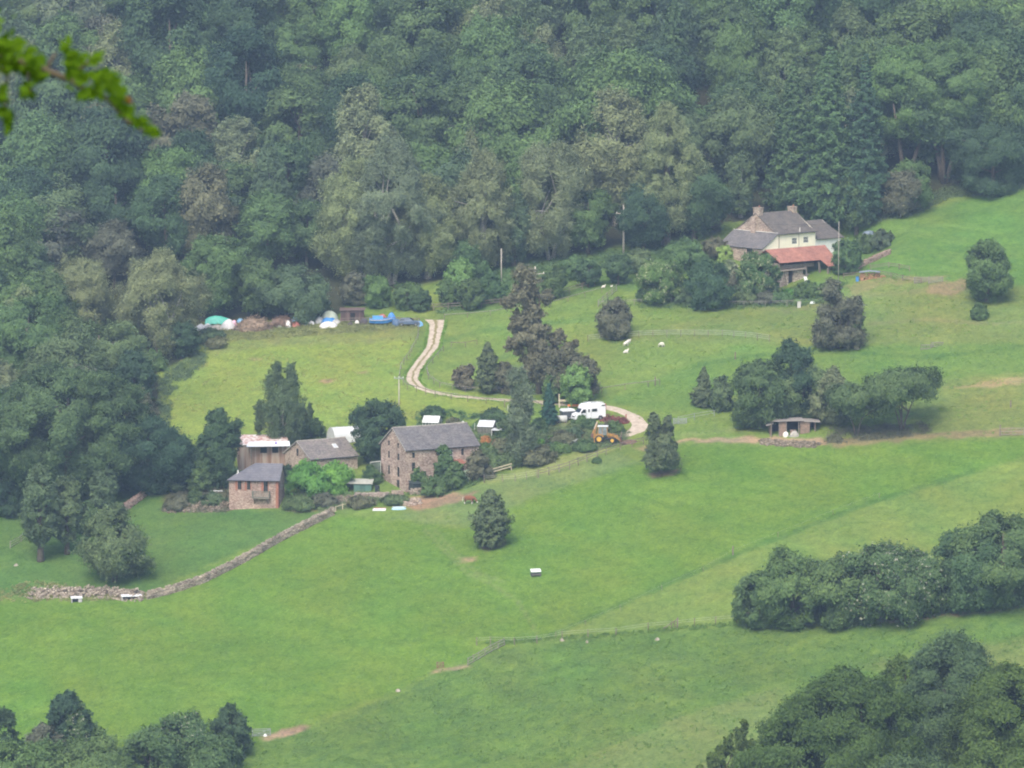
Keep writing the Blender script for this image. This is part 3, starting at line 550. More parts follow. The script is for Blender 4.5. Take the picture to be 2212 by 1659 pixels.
# ------------------------------------------------------------------ trees standing along the wood edge
WE = 'trees along the lower edge of the wood'
T = [
 ('birch', 'birch', 175, 735, 190, 560, 'broad pale birch left of the other pale birch, above the left meadow', dict(split=3, droop=.9, bark=BARKP)),
 ('birch', 'birch', 345, 768, 180, 540, 'tall pale grey birch at the top left corner of the meadow', dict(split=3, droop=1.3, bark=BARKP)),
 ('round', 'mid', 468, 685, 125, 512, 'green tree rising behind the turquoise tarpaulin', dict()),
 ('round', 'oak', 560, 685, 90, 560, 'dark tree behind the wood pile, left of the bushy one', dict()),
 ('dome', 'olive', 632, 690, 150, 578, 'broad grey-green bush behind the blue and white sacks', dict()),
 ('round', 'oak', 40, 690, 150, 500, 'dark tree at the left border level with the two pale birches', dict()),
 ('round', 'mid', 60, 905, 260, 650, 'wide dull green tree at the left border below the birches', dict()),
 ('round', 'olive', 215, 860, 200, 690, 'olive tree under the tall pale birch', dict()),
 ('round', 'oak', 150, 1095, 330, 795, 'huge dark spreading tree beside the left meadow', dict(k=1.3)),
 ('round', 'dark', 20, 1075, 200, 830, 'dark tree at the left border behind the small orchard', dict()),
 ('round', 'dark', 290, 900, 90, 760, 'dark tree over the bare-twigged one', dict()),
 ('round', 'dark', 320, 1062, 190, 905, 'round dark tree at the meadow foot, left of the barn', dict(bare=.05)),
 ('ovoid', 'brown', 305, 975, 90, 842, 'half bare brownish tree in front of the dark wood', dict(dens=.45, split=4, bark=BARKP, nlimb=18)),
 ('dome', 'mid', 330, 800, 60, 758, 'low light green shrub at the meadow top left', dict(dens=.7)),
 ('round', 'dark', 390, 775, 70, 700, 'dark bush under the pale birch by the meadow', dict()),
 ('birch', 'birch', 770, 600, 190, 350, 'pale tall birch, left one of the big pale group above the track', dict(split=2, droop=1.3, bark=BARKP)),
 ('birch', 'birch', 845, 612, 200, 302, 'tallest pale birch of the wood, above the top of the track', dict(split=3, droop=1.3, bark=BARKP)),
 ('birch', 'birch', 925, 600, 130, 380, 'pale birch right of the tallest one', dict(droop=1.3, bark=BARKP)),
 ('birch', 'birch', 1045, 590, 125, 325, 'slim pale birch between the two larger pale groups', dict(droop=1.3, bark=BARKP)),
 ('birch', 'birch', 1190, 560, 165, 308, 'broad pale birch left of the tall crossarm pole', dict(split=2, droop=1.3, bark=BARKP)),
 ('birch', 'olive', 1110, 575, 90, 420, 'olive birch in the gap between two pale ones', dict(droop=1.2)),
 ('round', 'oak', 1270, 548, 110, 410, 'dark tree just left of the tall crossarm pole', dict()),
 ('round', 'dark', 1390, 540, 130, 400, 'dark bushy tree right of the tall crossarm pole', dict()),
 ('birch', 'birch', 1440, 530, 130, 225, 'tall grey-green birch up the slope behind the crossarm pole', dict(droop=1.2)),
 ('round', 'oak', 1500, 520, 130, 350, 'dark tree left of the farmhouse, behind its lean-to', dict()),
 ('birch', 'olive', 1600, 470, 70, 328, 'small slender birch over the left chimney', dict(droop=1.2, bark=BARKP)),
 ('cone', 'fir', 1712, 472, 150, 130, 'tall dark conifer over the farmhouse ridge, left of the tallest', dict(size=.26)),
 ('cone', 'fir', 1790, 484, 190, 92, 'tallest dark conifer behind the farmhouse', dict(size=.26)),
 ('cone', 'fir', 1866, 478, 140, 108, 'tall dark conifer, right one of the three behind the farmhouse', dict(size=.26)),
 ('cone', 'spruce', 1775, 505, 80, 385, 'small bushy conifer behind the right chimney', dict()),
 ('round', 'oak', 1850, 505, 90, 370, 'dark tree right of the farmhouse roof', dict()),
 ('round', 'brown', 1945, 470, 80, 372, 'reddish brown and green bush at the top of the right field', dict()),
 ('round', 'mid', 1965, 455, 95, 350, 'light green bushy tree at the top of the right field', dict()),
 ('round', 'dark', 2145, 412, 190, 270, 'broad round dark bush at the top right field edge', dict(bare=.0)),
 ('round', 'mid', 1955, 400, 160, 105, 'tall fresh green tree on bare trunks, left of its taller twin', dict(bare=.34, split=3, dens=1.3)),
 ('round', 'mid', 2040, 395, 170, 95, 'tall fresh green tree on bare leaning trunks above the right field', dict(bare=.32, split=3, dens=1.3)),
 ('birch', 'brown', 2190, 330, 100, 125, 'brownish pink tree at the right border of the wood', dict()),
 ('round', 'brown', 762, 660, 55, 590, 'small brown-red bush above the rusty shed', dict(bare=.02)),
 ('round', 'mid', 815, 662, 70, 600, 'small green tree above the blue boat hull', dict(bare=.03)),
 ('round', 'oak', 880, 668, 60, 612, 'small dark tree above the top of the track', dict(bare=.05)),
 ('round', 'mid', 1010, 600, 80, 520, 'rounded mid green tree on the upper orchard slope', dict(bare=.05)),
 ('round', 'light', 995, 650, 60, 560, 'light green bushy tree in the upper orchard, left', dict(bare=.05)),
]
for a in T: tree(*a[:6], a[6], group=WE, **a[7])

# ------------------------------------------------------------------ field, garden and orchard trees
F = [
 ('ovoid', 'yew', 1060, 1184, 78, 1055, 'lone dense egg-shaped evergreen in the lush field', dict(bare=.04, size=.2, dens=1.5)),
 ('dome', 'brown', 1330, 728, 90, 648, 'lone round dark brownish bush above the sheep', dict(dens=1.5)),
 ('round', 'oak', 2132, 652, 105, 524, 'lone round drooping tree in the upper right field', dict(bare=.02)),
 ('dome', 'mid', 2117, 690, 36, 655, 'small low green bush under the lone right field tree', dict(dens=.8)),
 ('round', 'dark', 475, 1052, 95, 885, 'irregular dark tree left of the rusty shed', dict(bare=.0)),
 ('round', 'oak', 432, 1062, 60, 985, 'low dark shrub at the foot of the tree by the rusty shed', dict(bare=.0)),
 ('round', 'dark', 824, 1000, 112, 866, 'big round dark tree between the stone barn and the stone mill', dict(bare=.0, k=1.3)),
 ('ovoid', 'yew', 1054, 850, 55, 737, 'narrow pointed dark evergreen in the meadow inside the bend', dict(bare=.03)),
 ('round', 'copper', 1003, 840, 48, 788, 'low purplish bush left of the pointed evergreen', dict(bare=.02)),
 ('round', 'brown', 1092, 850, 50, 785, 'brownish shrub right of the pointed evergreen', dict(bare=.02)),
 ('round', 'light', 1245, 878, 66, 788, 'bright green round tree behind the white camper van', dict(bare=.06)),
 ('cone', 'spruce', 1186, 918, 48, 828, 'small blue-green spruce left of the white camper van', dict(bare=.02)),
 ('round', 'mid', 1195, 870, 45, 795, 'green bush behind the small spruce', dict(bare=.03)),
 ('cone', 'yew', 1520, 876, 66, 792, 'dark cone-shaped bush in the field left of the shed trees', dict()),
 ('dome', 'olive', 1560, 885, 60, 815, 'low olive shrub right of the cone-shaped bush', dict()),
 ('round', 'dark', 1712, 905, 108, 740, 'tall dark tree top of the group over the field shelter', dict(bare=.1)),
 ('round', 'oak', 1640, 925, 125, 778, 'dark tree at the left of the group over the field shelter', dict(bare=.05)),
 ('round', 'olive', 1735, 905, 120, 790, 'paler loose tree at the middle of the group over the shelter', dict(bare=.08)),
 ('ovoid', 'birch', 1800, 915, 90, 795, 'thin light grey-green tree right in the group over the shelter', dict(dens=.7)),
 ('flat', 'oak', 1850, 940, 135, 828, 'low spreading tree just right of the field shelter', dict(bare=.45, split=2)),
 ('flat', 'oak', 1948, 930, 175, 803, 'wide flat-topped tree with several bare stems', dict(bare=.6, split=4)),
 ('round', 'cream', 1427, 655, 98, 562, 'rounded tree with cream blossom on top, left of the farm garden', dict(bare=.04)),
 ('round', 'fir', 1527, 665, 112, 568, 'dense dark bluish tree left of the farmhouse garden', dict(bare=.0, dens=1.5)),
 ('round', 'cream', 1637, 642, 88, 548, 'leafy blossoming tree in front of the red tiled barn', dict(bare=.0)),
 ('dome', 'white', 1576, 598, 36, 562, 'shrub covered in white flowers below the farmhouse', dict(name='shrub', cat='shrub')),
 ('round', 'yellow', 1567, 585, 34, 533, 'yellow-green shrub under the farmhouse lean-to roof', dict(name='shrub', cat='shrub')),
 ('round', 'mid', 1827, 590, 62, 520, 'leafy green tree right of the red tiled barn', dict(bare=.02)),
 ('dome', 'yew', 1906, 537, 52, 497, 'neat round dark bush right of the farmhouse', dict(dens=1.6)),
 ('dome', 'oak', 1870, 545, 60, 508, 'low dark bush left of the neat round bush', dict()),
 ('round', 'oak', 1270, 620, 50, 566, 'small round orchard tree left of the grass patch', dict(bare=.15)),
 ('round', 'oak', 1336, 615, 60, 552, 'small round orchard tree under the tall crossarm pole', dict(bare=.2)),
 ('round', 'oak', 1197, 645, 50, 576, 'small orchard tree behind the copper tree top', dict(bare=.1)),
 ('round', 'mid', 966, 662, 42, 604, 'small orchard tree left of the leaning one above the track', dict(bare=.12)),
 ('round', 'oak', 1018, 668, 56, 606, 'small dark orchard tree above the field left of the copper top', dict(bare=.05)),
 ('round', 'oak', 908, 672, 42, 625, 'small dark tree on the bank at the track top', dict(bare=.05)),
 ('round', 'mid', 1060, 655, 50, 590, 'mid green orchard tree just left of the copper top', dict(bare=.05)),
 ('round', 'mid', 1240, 600, 55, 555, 'mid green bush behind the small orchard trees', dict(bare=.02)),
 ('round', 'olive', 1380, 590, 60, 540, 'olive bush on the slope left of the farmhouse', dict(bare=.02)),
 ('round', 'brown', 1545, 560, 50, 515, 'brownish bush left of the farmhouse lean-to', dict(bare=.02)),
 ('round', 'mid', 1480, 580, 90, 520, 'green bush on the slope left of the farmhouse, wide', dict(bare=.02)),
 ('birch', 'olive', 88, 1212, 90, 1005, 'tallest left orchard tree, on a bare trunk', dict(bare=.2, dens=.8)),
 ('birch', 'olive', 145, 1196, 75, 1030, 'orchard tree right of the tallest one, narrow crown', dict(bare=.18, dens=.8)),
 ('dome', 'olive', 246, 1256, 150, 1095, 'wide low orchard tree above the drystone wall end', dict(bare=.12, dens=.75, split=3)),
 ('round', 'olive', 225, 1130, 58, 1015, 'small pale tree behind the wide low orchard tree', dict(bare=.02)),
 ('dome', 'oak', 190, 1150, 60, 1085, 'small bush between the orchard trees', dict()),
 ('dome', 'dark', 30, 1110, 100, 1035, 'dark bush at the left border behind the orchard', dict()),
 ('dome', 'olive', 375, 1058, 70, 1022, 'low pale green bush above the rubble bank', dict()),
]
for a in F:
    k = dict(a[7]); tree(*a[:6], a[6], **k)
lobes('yew', 1427, 1022, [(1412, 920, 13, 26), (1442, 922, 11, 26), (1424, 950, 28, 26), (1428, 985, 37, 30), (1410, 985, 20, 20), (1448, 975, 20, 26)], 'lone twin-topped dark evergreen beside the track bend', size=.2, dens=1.4, dy=1)
lobes('brown', 1812, 752, [(1800, 632, 26, 26), (1785, 690, 34, 45), (1822, 690, 34, 48), (1845, 672, 20, 30), (1780, 728, 28, 24), (1830, 728, 36, 24)], 'tall ragged bush with pale flowers on its right, in the upper right field', 'tree', split=4, dy=.8)
lobes('may', 1846, 745, [(1848, 690, 16, 40), (1842, 722, 20, 24)], 'flowering shrub at the right side of the tall ragged bush', 'shrub', 'shrub', split=3, dy=.8)
lobes('olive', 610, 985, [(600, 796, 15, 16), (590, 822, 20, 22), (630, 798, 15, 18), (630, 828, 20, 24), (612, 830, 14, 20), (608, 850, 30, 18), (586, 870, 28, 20), (638, 868, 28, 22), (566, 888, 14, 24), (612, 895, 34, 24), (648, 895, 16, 24), (668, 888, 8, 18), (560, 915, 9, 16), (600, 928, 26, 20), (635, 930, 18, 20)], 'weeping birch in front of the left meadow', droop=3.4, bark=BARKP, dy=.7, size=.15, dens=1.3, sub=.4)
tree('round', 'oak', 672, 955, 62, 905, 'low dark bush behind the ridge of the stone barn', bare=0)
lobes('copper', 1165, 850, [(1142, 660, 20, 70), (1152, 760, 24, 60), (1140, 600, 30, 26), (1128, 640, 34, 24), (1165, 645, 28, 18), (1098, 655, 16, 12), (1142, 680, 30, 24), (1115, 700, 20, 16), (1148, 715, 44, 24), (1118, 745, 24, 22), (1165, 760, 36, 34), (1150, 800, 24, 18), (1196, 735, 14, 14), (1210, 722, 13, 12), (1228, 748, 14, 10), (1242, 740, 9, 8), (1190, 762, 18, 16)], 'tall ragged purplish brown tree in the middle of the farm', dy=.6, sub=.36, dens=.5, wisp=3)
lobes('brown', 1225, 865, [(1205, 770, 30, 20), (1245, 785, 30, 26), (1185, 800, 30, 30), (1235, 815, 42, 30), (1270, 800, 22, 30), (1275, 835, 16, 20)], 'broad brownish tree right of the tall purplish one', dy=.8, dens=.85, wisp=2.2)
lobes('birch', 1128, 1003, [(1118, 815, 24, 24), (1130, 850, 28, 30), (1118, 890, 24, 40), (1140, 920, 22, 45), (1118, 955, 26, 35), (1132, 985, 24, 16)], 'slender pale birch standing in front of the farm garden', droop=1.8, bark=BARKP, dy=.8, size=.18, dens=.95)
# hedges and near trees
HG = 'bushes of the overgrown hedge on the right'
for a in [('hedge', 1640, 1350, 110, 1240, 'leftmost bush of the right hedge, low and rounded'), ('hedge', 1712, 1353, 150, 1190, 'second bush from the left in the right hedge, humped'), ('hedge', 1800, 1346, 150, 1205, 'middle bush of the right hedge, slightly lower top'),
          ('may', 1895, 1342, 190, 1178, 'widest bush of the right hedge, with white blossom low on its right'), ('may', 1985, 1328, 130, 1190, 'bush with scattered white blossom between hedge middle and tall end'), ('hedge', 2090, 1315, 150, 1150, 'tall dark bush left of the tallest end of the right hedge'), ('hedge', 2165, 1305, 210, 1112, 'tallest dark tree at the right end of the right hedge')]:
    tree('round', a[0], a[1], a[2], a[3], a[4], a[5], group=HG, bare=.0, size=.2, dens=1.35, seed=a[1])
NG = 'nearest trees at the bottom right corner'
for a in [('round', 'near', 1818, 1905, 345, 1452, 'pale green broad tree in the bottom right corner, left of its twin', 2), ('round', 'oak', 2058, 1760, 215, 1372, 'tall dark tree between the pale ones bottom right', 1), ('round', 'near', 2175, 1880, 290, 1440, 'mid green broad tree in the very bottom right corner', 2),
          ('round', 'near', 1955, 1700, 110, 1420, 'pale thin tree behind the nearest pale one', 1), ('round', 'oak', 1965, 1980, 240, 1640, 'dark low tree filling the gap at the bottom right', 1)]:
    tree(a[0], a[1], a[2], a[3], a[4], a[5], a[6], group=NG, size=.17, seed=a[2], split=a[7], bare=.12, k=1.35)
lobes('near', 1572, 1800, [(1606, 1566, 8, 16), (1598, 1590, 14, 20), (1574, 1604, 12, 20), (1558, 1628, 16, 20), (1536, 1640, 9, 18), (1618, 1615, 12, 20), (1590, 1632, 16, 24), (1640, 1650, 12, 20), (1512, 1668, 8, 18), (1524, 1690, 20, 26), (1565, 1680, 24, 30), (1610, 1680, 28, 30), (1650, 1700, 24, 30)], 'thin sapling clump at the bottom edge left of the pale tree', group=NG, dens=.7, split=4, size=.15, dy=.8)
BG = 'bushes of the bottom left hedge'
for a in [('dark', 0, 1760, 100, 1530, 'dark bush cut by the bottom left corner'), ('dark', 148, 1680, 105, 1496, 'tall dark round bush of the bottom left hedge'), ('brown', 95, 1700, 100, 1570, 'brownish low bush left of the tall round one'), ('may', 168, 1690, 60, 1520, 'blossoming shoulder bush right beside the tall round one'),
          ('hedge', 60, 1790, 200, 1600, 'wide low bush along the bottom edge, far left'), ('hedge', 215, 1780, 200, 1585, 'wide low bush along the bottom edge, left of centre'), ('hedge', 325, 1740, 150, 1575, 'low bush left of the white-flowered one'),
          ('may', 395, 1690, 150, 1543, 'white-flowered bush of the bottom left hedge'), ('dark', 497, 1632, 88, 1528, 'upright dark bush at the right end of the bottom left hedge'), ('hedge', 455, 1700, 130, 1585, 'low bush in front of the hedge end')]:
    tree('round', a[0], a[1], a[2], a[3], a[4], a[5], group=BG, bare=.0, size=.19, dens=1.3, seed=a[1] + 9)
# garden plants
GP = 'shrubs of the farm gardens'
for i, a in enumerate([('ivy', 672, 1068, 105, 1002, 'bright green climber heap over the wall, left half'), ('ivy', 722, 1062, 90, 1000, 'bright green climber heap, right half'), ('ivy', 655, 1050, 50, 996, 'climber growing up the gable of the stone barn'), ('dark', 622, 1045, 34, 1005, 'dark ivy clump on the corner of the small stone house'),
          ('hedge', 802, 1045, 40, 1006, 'clipped green hedge between stone barn and stone mill'), ('ivy', 925, 1040, 50, 970, 'ivy and creepers on the long wall of the mill'), ('mid', 958, 1045, 42, 962, 'slender green garden tree against the mill wall'), ('mid', 903, 1055, 40, 1010, 'low green shrub at the mill corner'),
          ('oak', 985, 1052, 50, 1000, 'dark shrub below the mill porch'), ('hedge', 940, 1066, 70, 1030, 'low dark garden shrub under the mill wall'), ('brown', 1035, 1035, 60, 975, 'brownish shrub at the right end of the mill'), ('olive', 1060, 1015, 50, 968, 'olive shrub below the garden shed'), ('brown', 1085, 1000, 50, 950, 'brown flowering shrub below the garden shed'),
          ('silver', 1017, 1036, 24, 1012, 'silvery pale bush at the end of the pale rail'), ('orange', 1050, 957, 22, 943, 'orange flowering bush by the garden shed'), ('oak', 940, 905, 50, 878, 'dark round bush behind the greenhouse'), ('oak', 1068, 910, 60, 884, 'dark green shrubs behind the garden shed'),
          ('brown', 1215, 960, 60, 932, 'brown weedy bush behind the little table'), ('oak', 1275, 925, 40, 908, 'green shrub in front of the camper van'), ('mid', 1255, 915, 40, 900, 'weeds beside the camper van wheel'), ('hedge', 1330, 935, 40, 912, 'dark shrub behind the yellow digger'), ('hedge', 1205, 975, 60, 958, 'low dark hedge left of the yellow digger, left part'),
          ('hedge', 1262, 970, 60, 955, 'low dark hedge below the yellow digger'), ('olive', 1100, 1008, 50, 975, 'olive undergrowth at the pale birch foot'), ('brown', 1165, 1000, 70, 965, 'brown undergrowth right of the pale birch'), ('ivy', 1195, 950, 16, 942, 'small lime green plant'), ('ivy', 1170, 958, 18, 950, 'second small lime green plant'),
          ('oak', 420, 1092, 34, 1055, 'small dark bush on the rubble bank'), ('brown', 385, 1098, 60, 1070, 'brown brambles on the rubble bank, left'), ('olive', 460, 1092, 60, 1066, 'olive brambles on the rubble bank, right'), ('olive', 650, 1100, 60, 1075, 'brambles right of the small stone house'), ('brown', 700, 1092, 60, 1068, 'brown brambles under the climber heap'),
          ('brown', 780, 1095, 50, 1072, 'brambles below the green shed'), ('olive', 860, 1085, 60, 1072, 'weeds on the mound below the mill'), ('mid', 1290, 1000, 20, 990, 'tuft of weeds by the rail fence'),
          ('olive', 1015, 1000, 44, 968, 'olive bush touching the right gable of the mill'), ('mid', 1045, 985, 40, 958, 'green bush left of the brown flowering shrub'), ('oak', 1085, 960, 40, 932, 'dark green bush right of the orange flowers'), ('olive', 1100, 935, 50, 905, 'olive bush left of the slender birch crown'), ('brown', 1060, 1002, 36, 985, 'brown weeds above the pale rails'),
          ('pink', 1075, 962, 22, 948, 'pinkish flowering shrub right of the orange flowers'), ('oak', 1165, 935, 40, 905, 'dark bush at the spruce foot'), ('olive', 1240, 945, 44, 925, 'olive weeds behind the low table'), ('mid', 1010, 958, 30, 940, 'green plants behind the mill ridge, right part'), ('brown', 980, 925, 40, 905, 'brown plants right of the greenhouse'), ('brown', 1320, 930, 40, 910, 'brown weeds below the scrap heap'), ('oak', 745, 1055, 40, 1022, 'dark end of the climber heap by the green shed')]):
    tree('dome', a[0], a[1], a[2], a[3], a[4], a[5], 'shrub', 'shrub', GP, size=.17, dens=1.1, seed=900 + i, nlimb=3)
for i, a in enumerate([('olive', 1610, 655, 50, 628, 'rough shrub below the blossoming farmhouse tree'), ('mid', 1690, 650, 70, 634, 'low green plants below the red barn'), ('ivy', 1705, 640, 30, 626, 'lime green plant heap by the white box'), ('brown', 1655, 655, 50, 632, 'brown shrub below the red barn'), ('hedge', 1745, 640, 60, 610, 'dark bush under the red barn corner'),
          ('olive', 1790, 640, 50, 612, 'olive shrub behind the ragged bush'), ('hedge', 1400, 648, 60, 622, 'shrub at the garden corner'), ('olive', 1480, 655, 60, 625, 'olive shrub between the garden trees'), ('brown', 1595, 625, 50, 590, 'brown shrub under the farmhouse wall'), ('olive', 455, 738, 60, 712, 'weeds below the sacks'),
          ('brown', 470, 750, 50, 730, 'reddish brambles below the sacks'), ('olive', 660, 694, 40, 664, 'tree-like shrub behind the blue barrel')]):
    tree('dome', a[0], a[1], a[2], a[3], a[4], a[5], 'shrub', 'shrub', 'wild shrubs by the upper farm', size=.19, dens=1.0, seed=950 + i, nlimb=3)
# ------------------------------------------------------------------ buildings
SL1 = slate('blue_grey_slate', (.11, .104, .105), (.20, .19, .188)); SL2 = slate('mossy_slate', (.13, .115, .11), (.24, .21, .195), moss=(.30, .29, .21)); SL3 = slate('smooth_slate', (.125, .125, .145), (.16, .16, .185), band=.4)
SL4 = slate('brown_stone_tile', (.10, .09, .08), (.17, .15, .132), band=.34); TILE = slate('red_clay_tile', (.30, .12, .085), (.43, .21, .155), band=.3); RIDGE = paint('ridge_tile', (.36, .33, .29), .9, .3, 3)
CREAM = paint('cream_render', (.94, .87, .68), .8, .05, .8); WHITEW = paint('whitewash', (.78, .77, .72), .8, .1, 2)
def gable_end(mb, A, B, He, rise, holes, zc=None, z0=-1.6, dep=.22):
    A, B = Vector(A), Vector(B); ln = (B - A).length; u = (B - A) / ln
    low = [h for h in holes if h[3] <= He]; hi = [h for h in holes if h[3] > He]; P = wall_holes(mb, A, B, z0, He, low, dep)
    if hi:
        f = (zc - He) / rise; xa, xb = ln / 2 * f, ln - ln / 2 * f
        wall_holes(mb, A + u * xa, A + u * xb, He, zc, [(h[0] - xa, h[1] - xa, max(h[2], He), h[3]) for h in hi], dep)
        mb.add([P(0, He), P(xa, He), P(xa, zc)], [(0, 1, 2)]); mb.add([P(xb, He), P(ln, He), P(xb, zc)], [(0, 1, 2)]); mb.add([P(xa, zc), P(xb, zc), P(ln / 2, He + rise)], [(0, 1, 2)])
    else: mb.add([P(0, He), P(ln, He), P(ln / 2, He + rise)], [(0, 1, 2)])
    return P
def house(root, Ln, W, He, rise, wmat, rmat, front=(), left=(), zc=None, ov=.28, z0=-1.6, verge=True, ridge=True, right=(), winmat=TIMB):
    mb = MB()
    PF = wall_holes(mb, (0, 0, 0), (Ln, 0, 0), z0, He, [h[:4] for h in front]); PL = gable_end(mb, (0, W, 0), (0, 0, 0), He, rise, [h[:4] for h in left], zc, z0)
    PR = gable_end(mb, (Ln, 0, 0), (Ln, W, 0), He, rise, [h[:4] for h in right], zc, z0); wall_holes(mb, (Ln, W, 0), (0, W, 0), z0, He, [])
    wl = mb.build('wall', wmat, root)
    for P, hs in ((PF, front), (PL, left), (PR, right)):
        for h in hs:
            kind = h[4] if len(h) > 4 else 'w'
            if kind == 'd': window(P, h[:4], root, TIMB, bars=(0, 0), pane=DARK, name='door')
            else: window(P, h[:4], root, WFR if kind == 'white' else winmat, bars=(0, 1) if kind != 'white' else (1, 2))
    r = MB(); y = -ov; z = He - ov * rise / (W / 2); zt = He + rise + .02
    r.slab([(-ov * .6, y, z + .1), (Ln + ov * .6, y, z + .1), (Ln + ov * .6, W / 2, zt + .1), (-ov * .6, W / 2, zt + .1)], .12)
    r.slab([(-ov * .6, W - y, z + .1), (Ln + ov * .6, W - y, z + .1), (Ln + ov * .6, W / 2, zt + .1), (-ov * .6, W / 2, zt + .1)], .12)
    ro = r.build('roof', rmat, root)
    if ridge: MB().tube([(-ov * .6, W / 2, zt + .13), (Ln / 2, W / 2, zt + .08), (Ln + ov * .6, W / 2, zt + .13)], .12, 6).build('ridge_tiles', RIDGE, ro)
    if verge:
        v = MB()
        for s in (0, 1): v.bar((-ov * .6 - .04, s * W + (1 - 2 * s) * -ov, z + .06), (-ov * .6 - .04, W / 2, zt + .08), .08, .16)
        v.build('verge', RIDGE, ro)
    g = MB().tube([(-ov * .5, y - .05, z + .02), (Ln + ov * .5, y - .05, z + .02)], .06, 6).build('gutter', paint('gutter_iron', (.04, .04, .045), .5, .1, 2), ro)
    return wl, ro
# 1 stone mill
def mill():
    O = G(877, 1064); root = thing('stone_mill', O, 'tall three-storey brown stone mill with slit windows and slate roof', 'mill', rz=R(28))
    Ln, W = 13.5, 9.2
    gl = [(2.5, 3.25, 6.9, 7.85), (5.95, 6.7, 6.9, 7.85), (2.5, 3.25, 4.95, 6.15), (5.9, 6.75, 4.95, 6.15), (2.5, 3.25, 2.2, 3.8), (5.9, 6.75, 2.2, 3.9), (5.7, 6.8, .1, 1.75, 'd')]
    fr = [(1.15, 1.7, 5.6, 6.55), (1.1, 1.75, 3.4, 4.9), (8.0, 8.7, 5.1, 6.6, 'white'), (10.2, 10.75, 5.5, 6.6), (11.3, 11.8, 3.4, 4.6)]
    _, ro = house(root, Ln, W, 7.05, 3.0, stone('mill_stone', (.30, .205, .165), (.47, .35, .285), (.62, .51, .43), 3.6), SL1, fr, gl, 7.95, ov=.3)
    p = MB(); p.slab([(7.2, -1.7, 4.35), (10.3, -1.7, 4.35), (10.3, -.02, 4.9), (7.2, -.02, 4.9)], .1); pr = p.build('porch', paint('rust_red_boards', (.28, .12, .08), .8, .25, 2), root)
    q = MB()
    for x in (7.35, 8.7, 10.1): q.bar((x, -1.55, 1.2), (x, -1.55, 4.3), .13, .13)
    q.bar((7.35, -1.55, 2.4), (10.1, -1.55, 2.4), .1, .1); q.build('post', TIMB, pr)
    # dark boarded lean-to by the door
    s = MB(); s.box(.5, 2.4, -1.5, -.03, -1.2, 1.6); s.slab([(.4, -1.65, 1.6), (2.5, -1.65, 1.6), (2.5, -.02, 1.95), (.4, -.02, 1.95)], .07)
    s.build('lean_to', paint('dark_green_boards', (.035, .05, .045), .7, .25, 3), root)
mill()
# 2 stone barn behind the climber
def barn():
    O = G(671, 1040); root = thing('stone_barn', O, 'stone barn with lichen-spotted slate roof and one skylight', 'barn', rz=R(32))
    _, ro = house(root, 9.0, 8.8, 3.75, 2.35, STONE2, SL2, [(3.2, 3.9, 1.3, 2.3), (6.6, 7.2, 1.5, 2.4)], [(3.9, 4.7, 3.2, 5.0), ], 5.05, ov=.3)
    # skylight lying in the front slope
    sl = 2.35 / 4.4; M = MB(); z = lambda y: 3.75 + y * sl + .19
    M.slab([(5.7, 2.0, z(2.0)), (6.5, 2.0, z(2.0)), (6.5, 3.0, z(3.0)), (5.7, 3.0, z(3.0))], .06); k = M.build('skylight', WFR, ro)
    M = MB(); M.slab([(5.8, 2.12, z(2.12) + .012), (6.4, 2.12, z(2.12) + .012), (6.4, 2.88, z(2.88) + .012), (5.8, 2.88, z(2.88) + .012)], .02); M.build('pane', paint('bright_glass', (.55, .58, .6), .2, .05, 1), k)
barn()
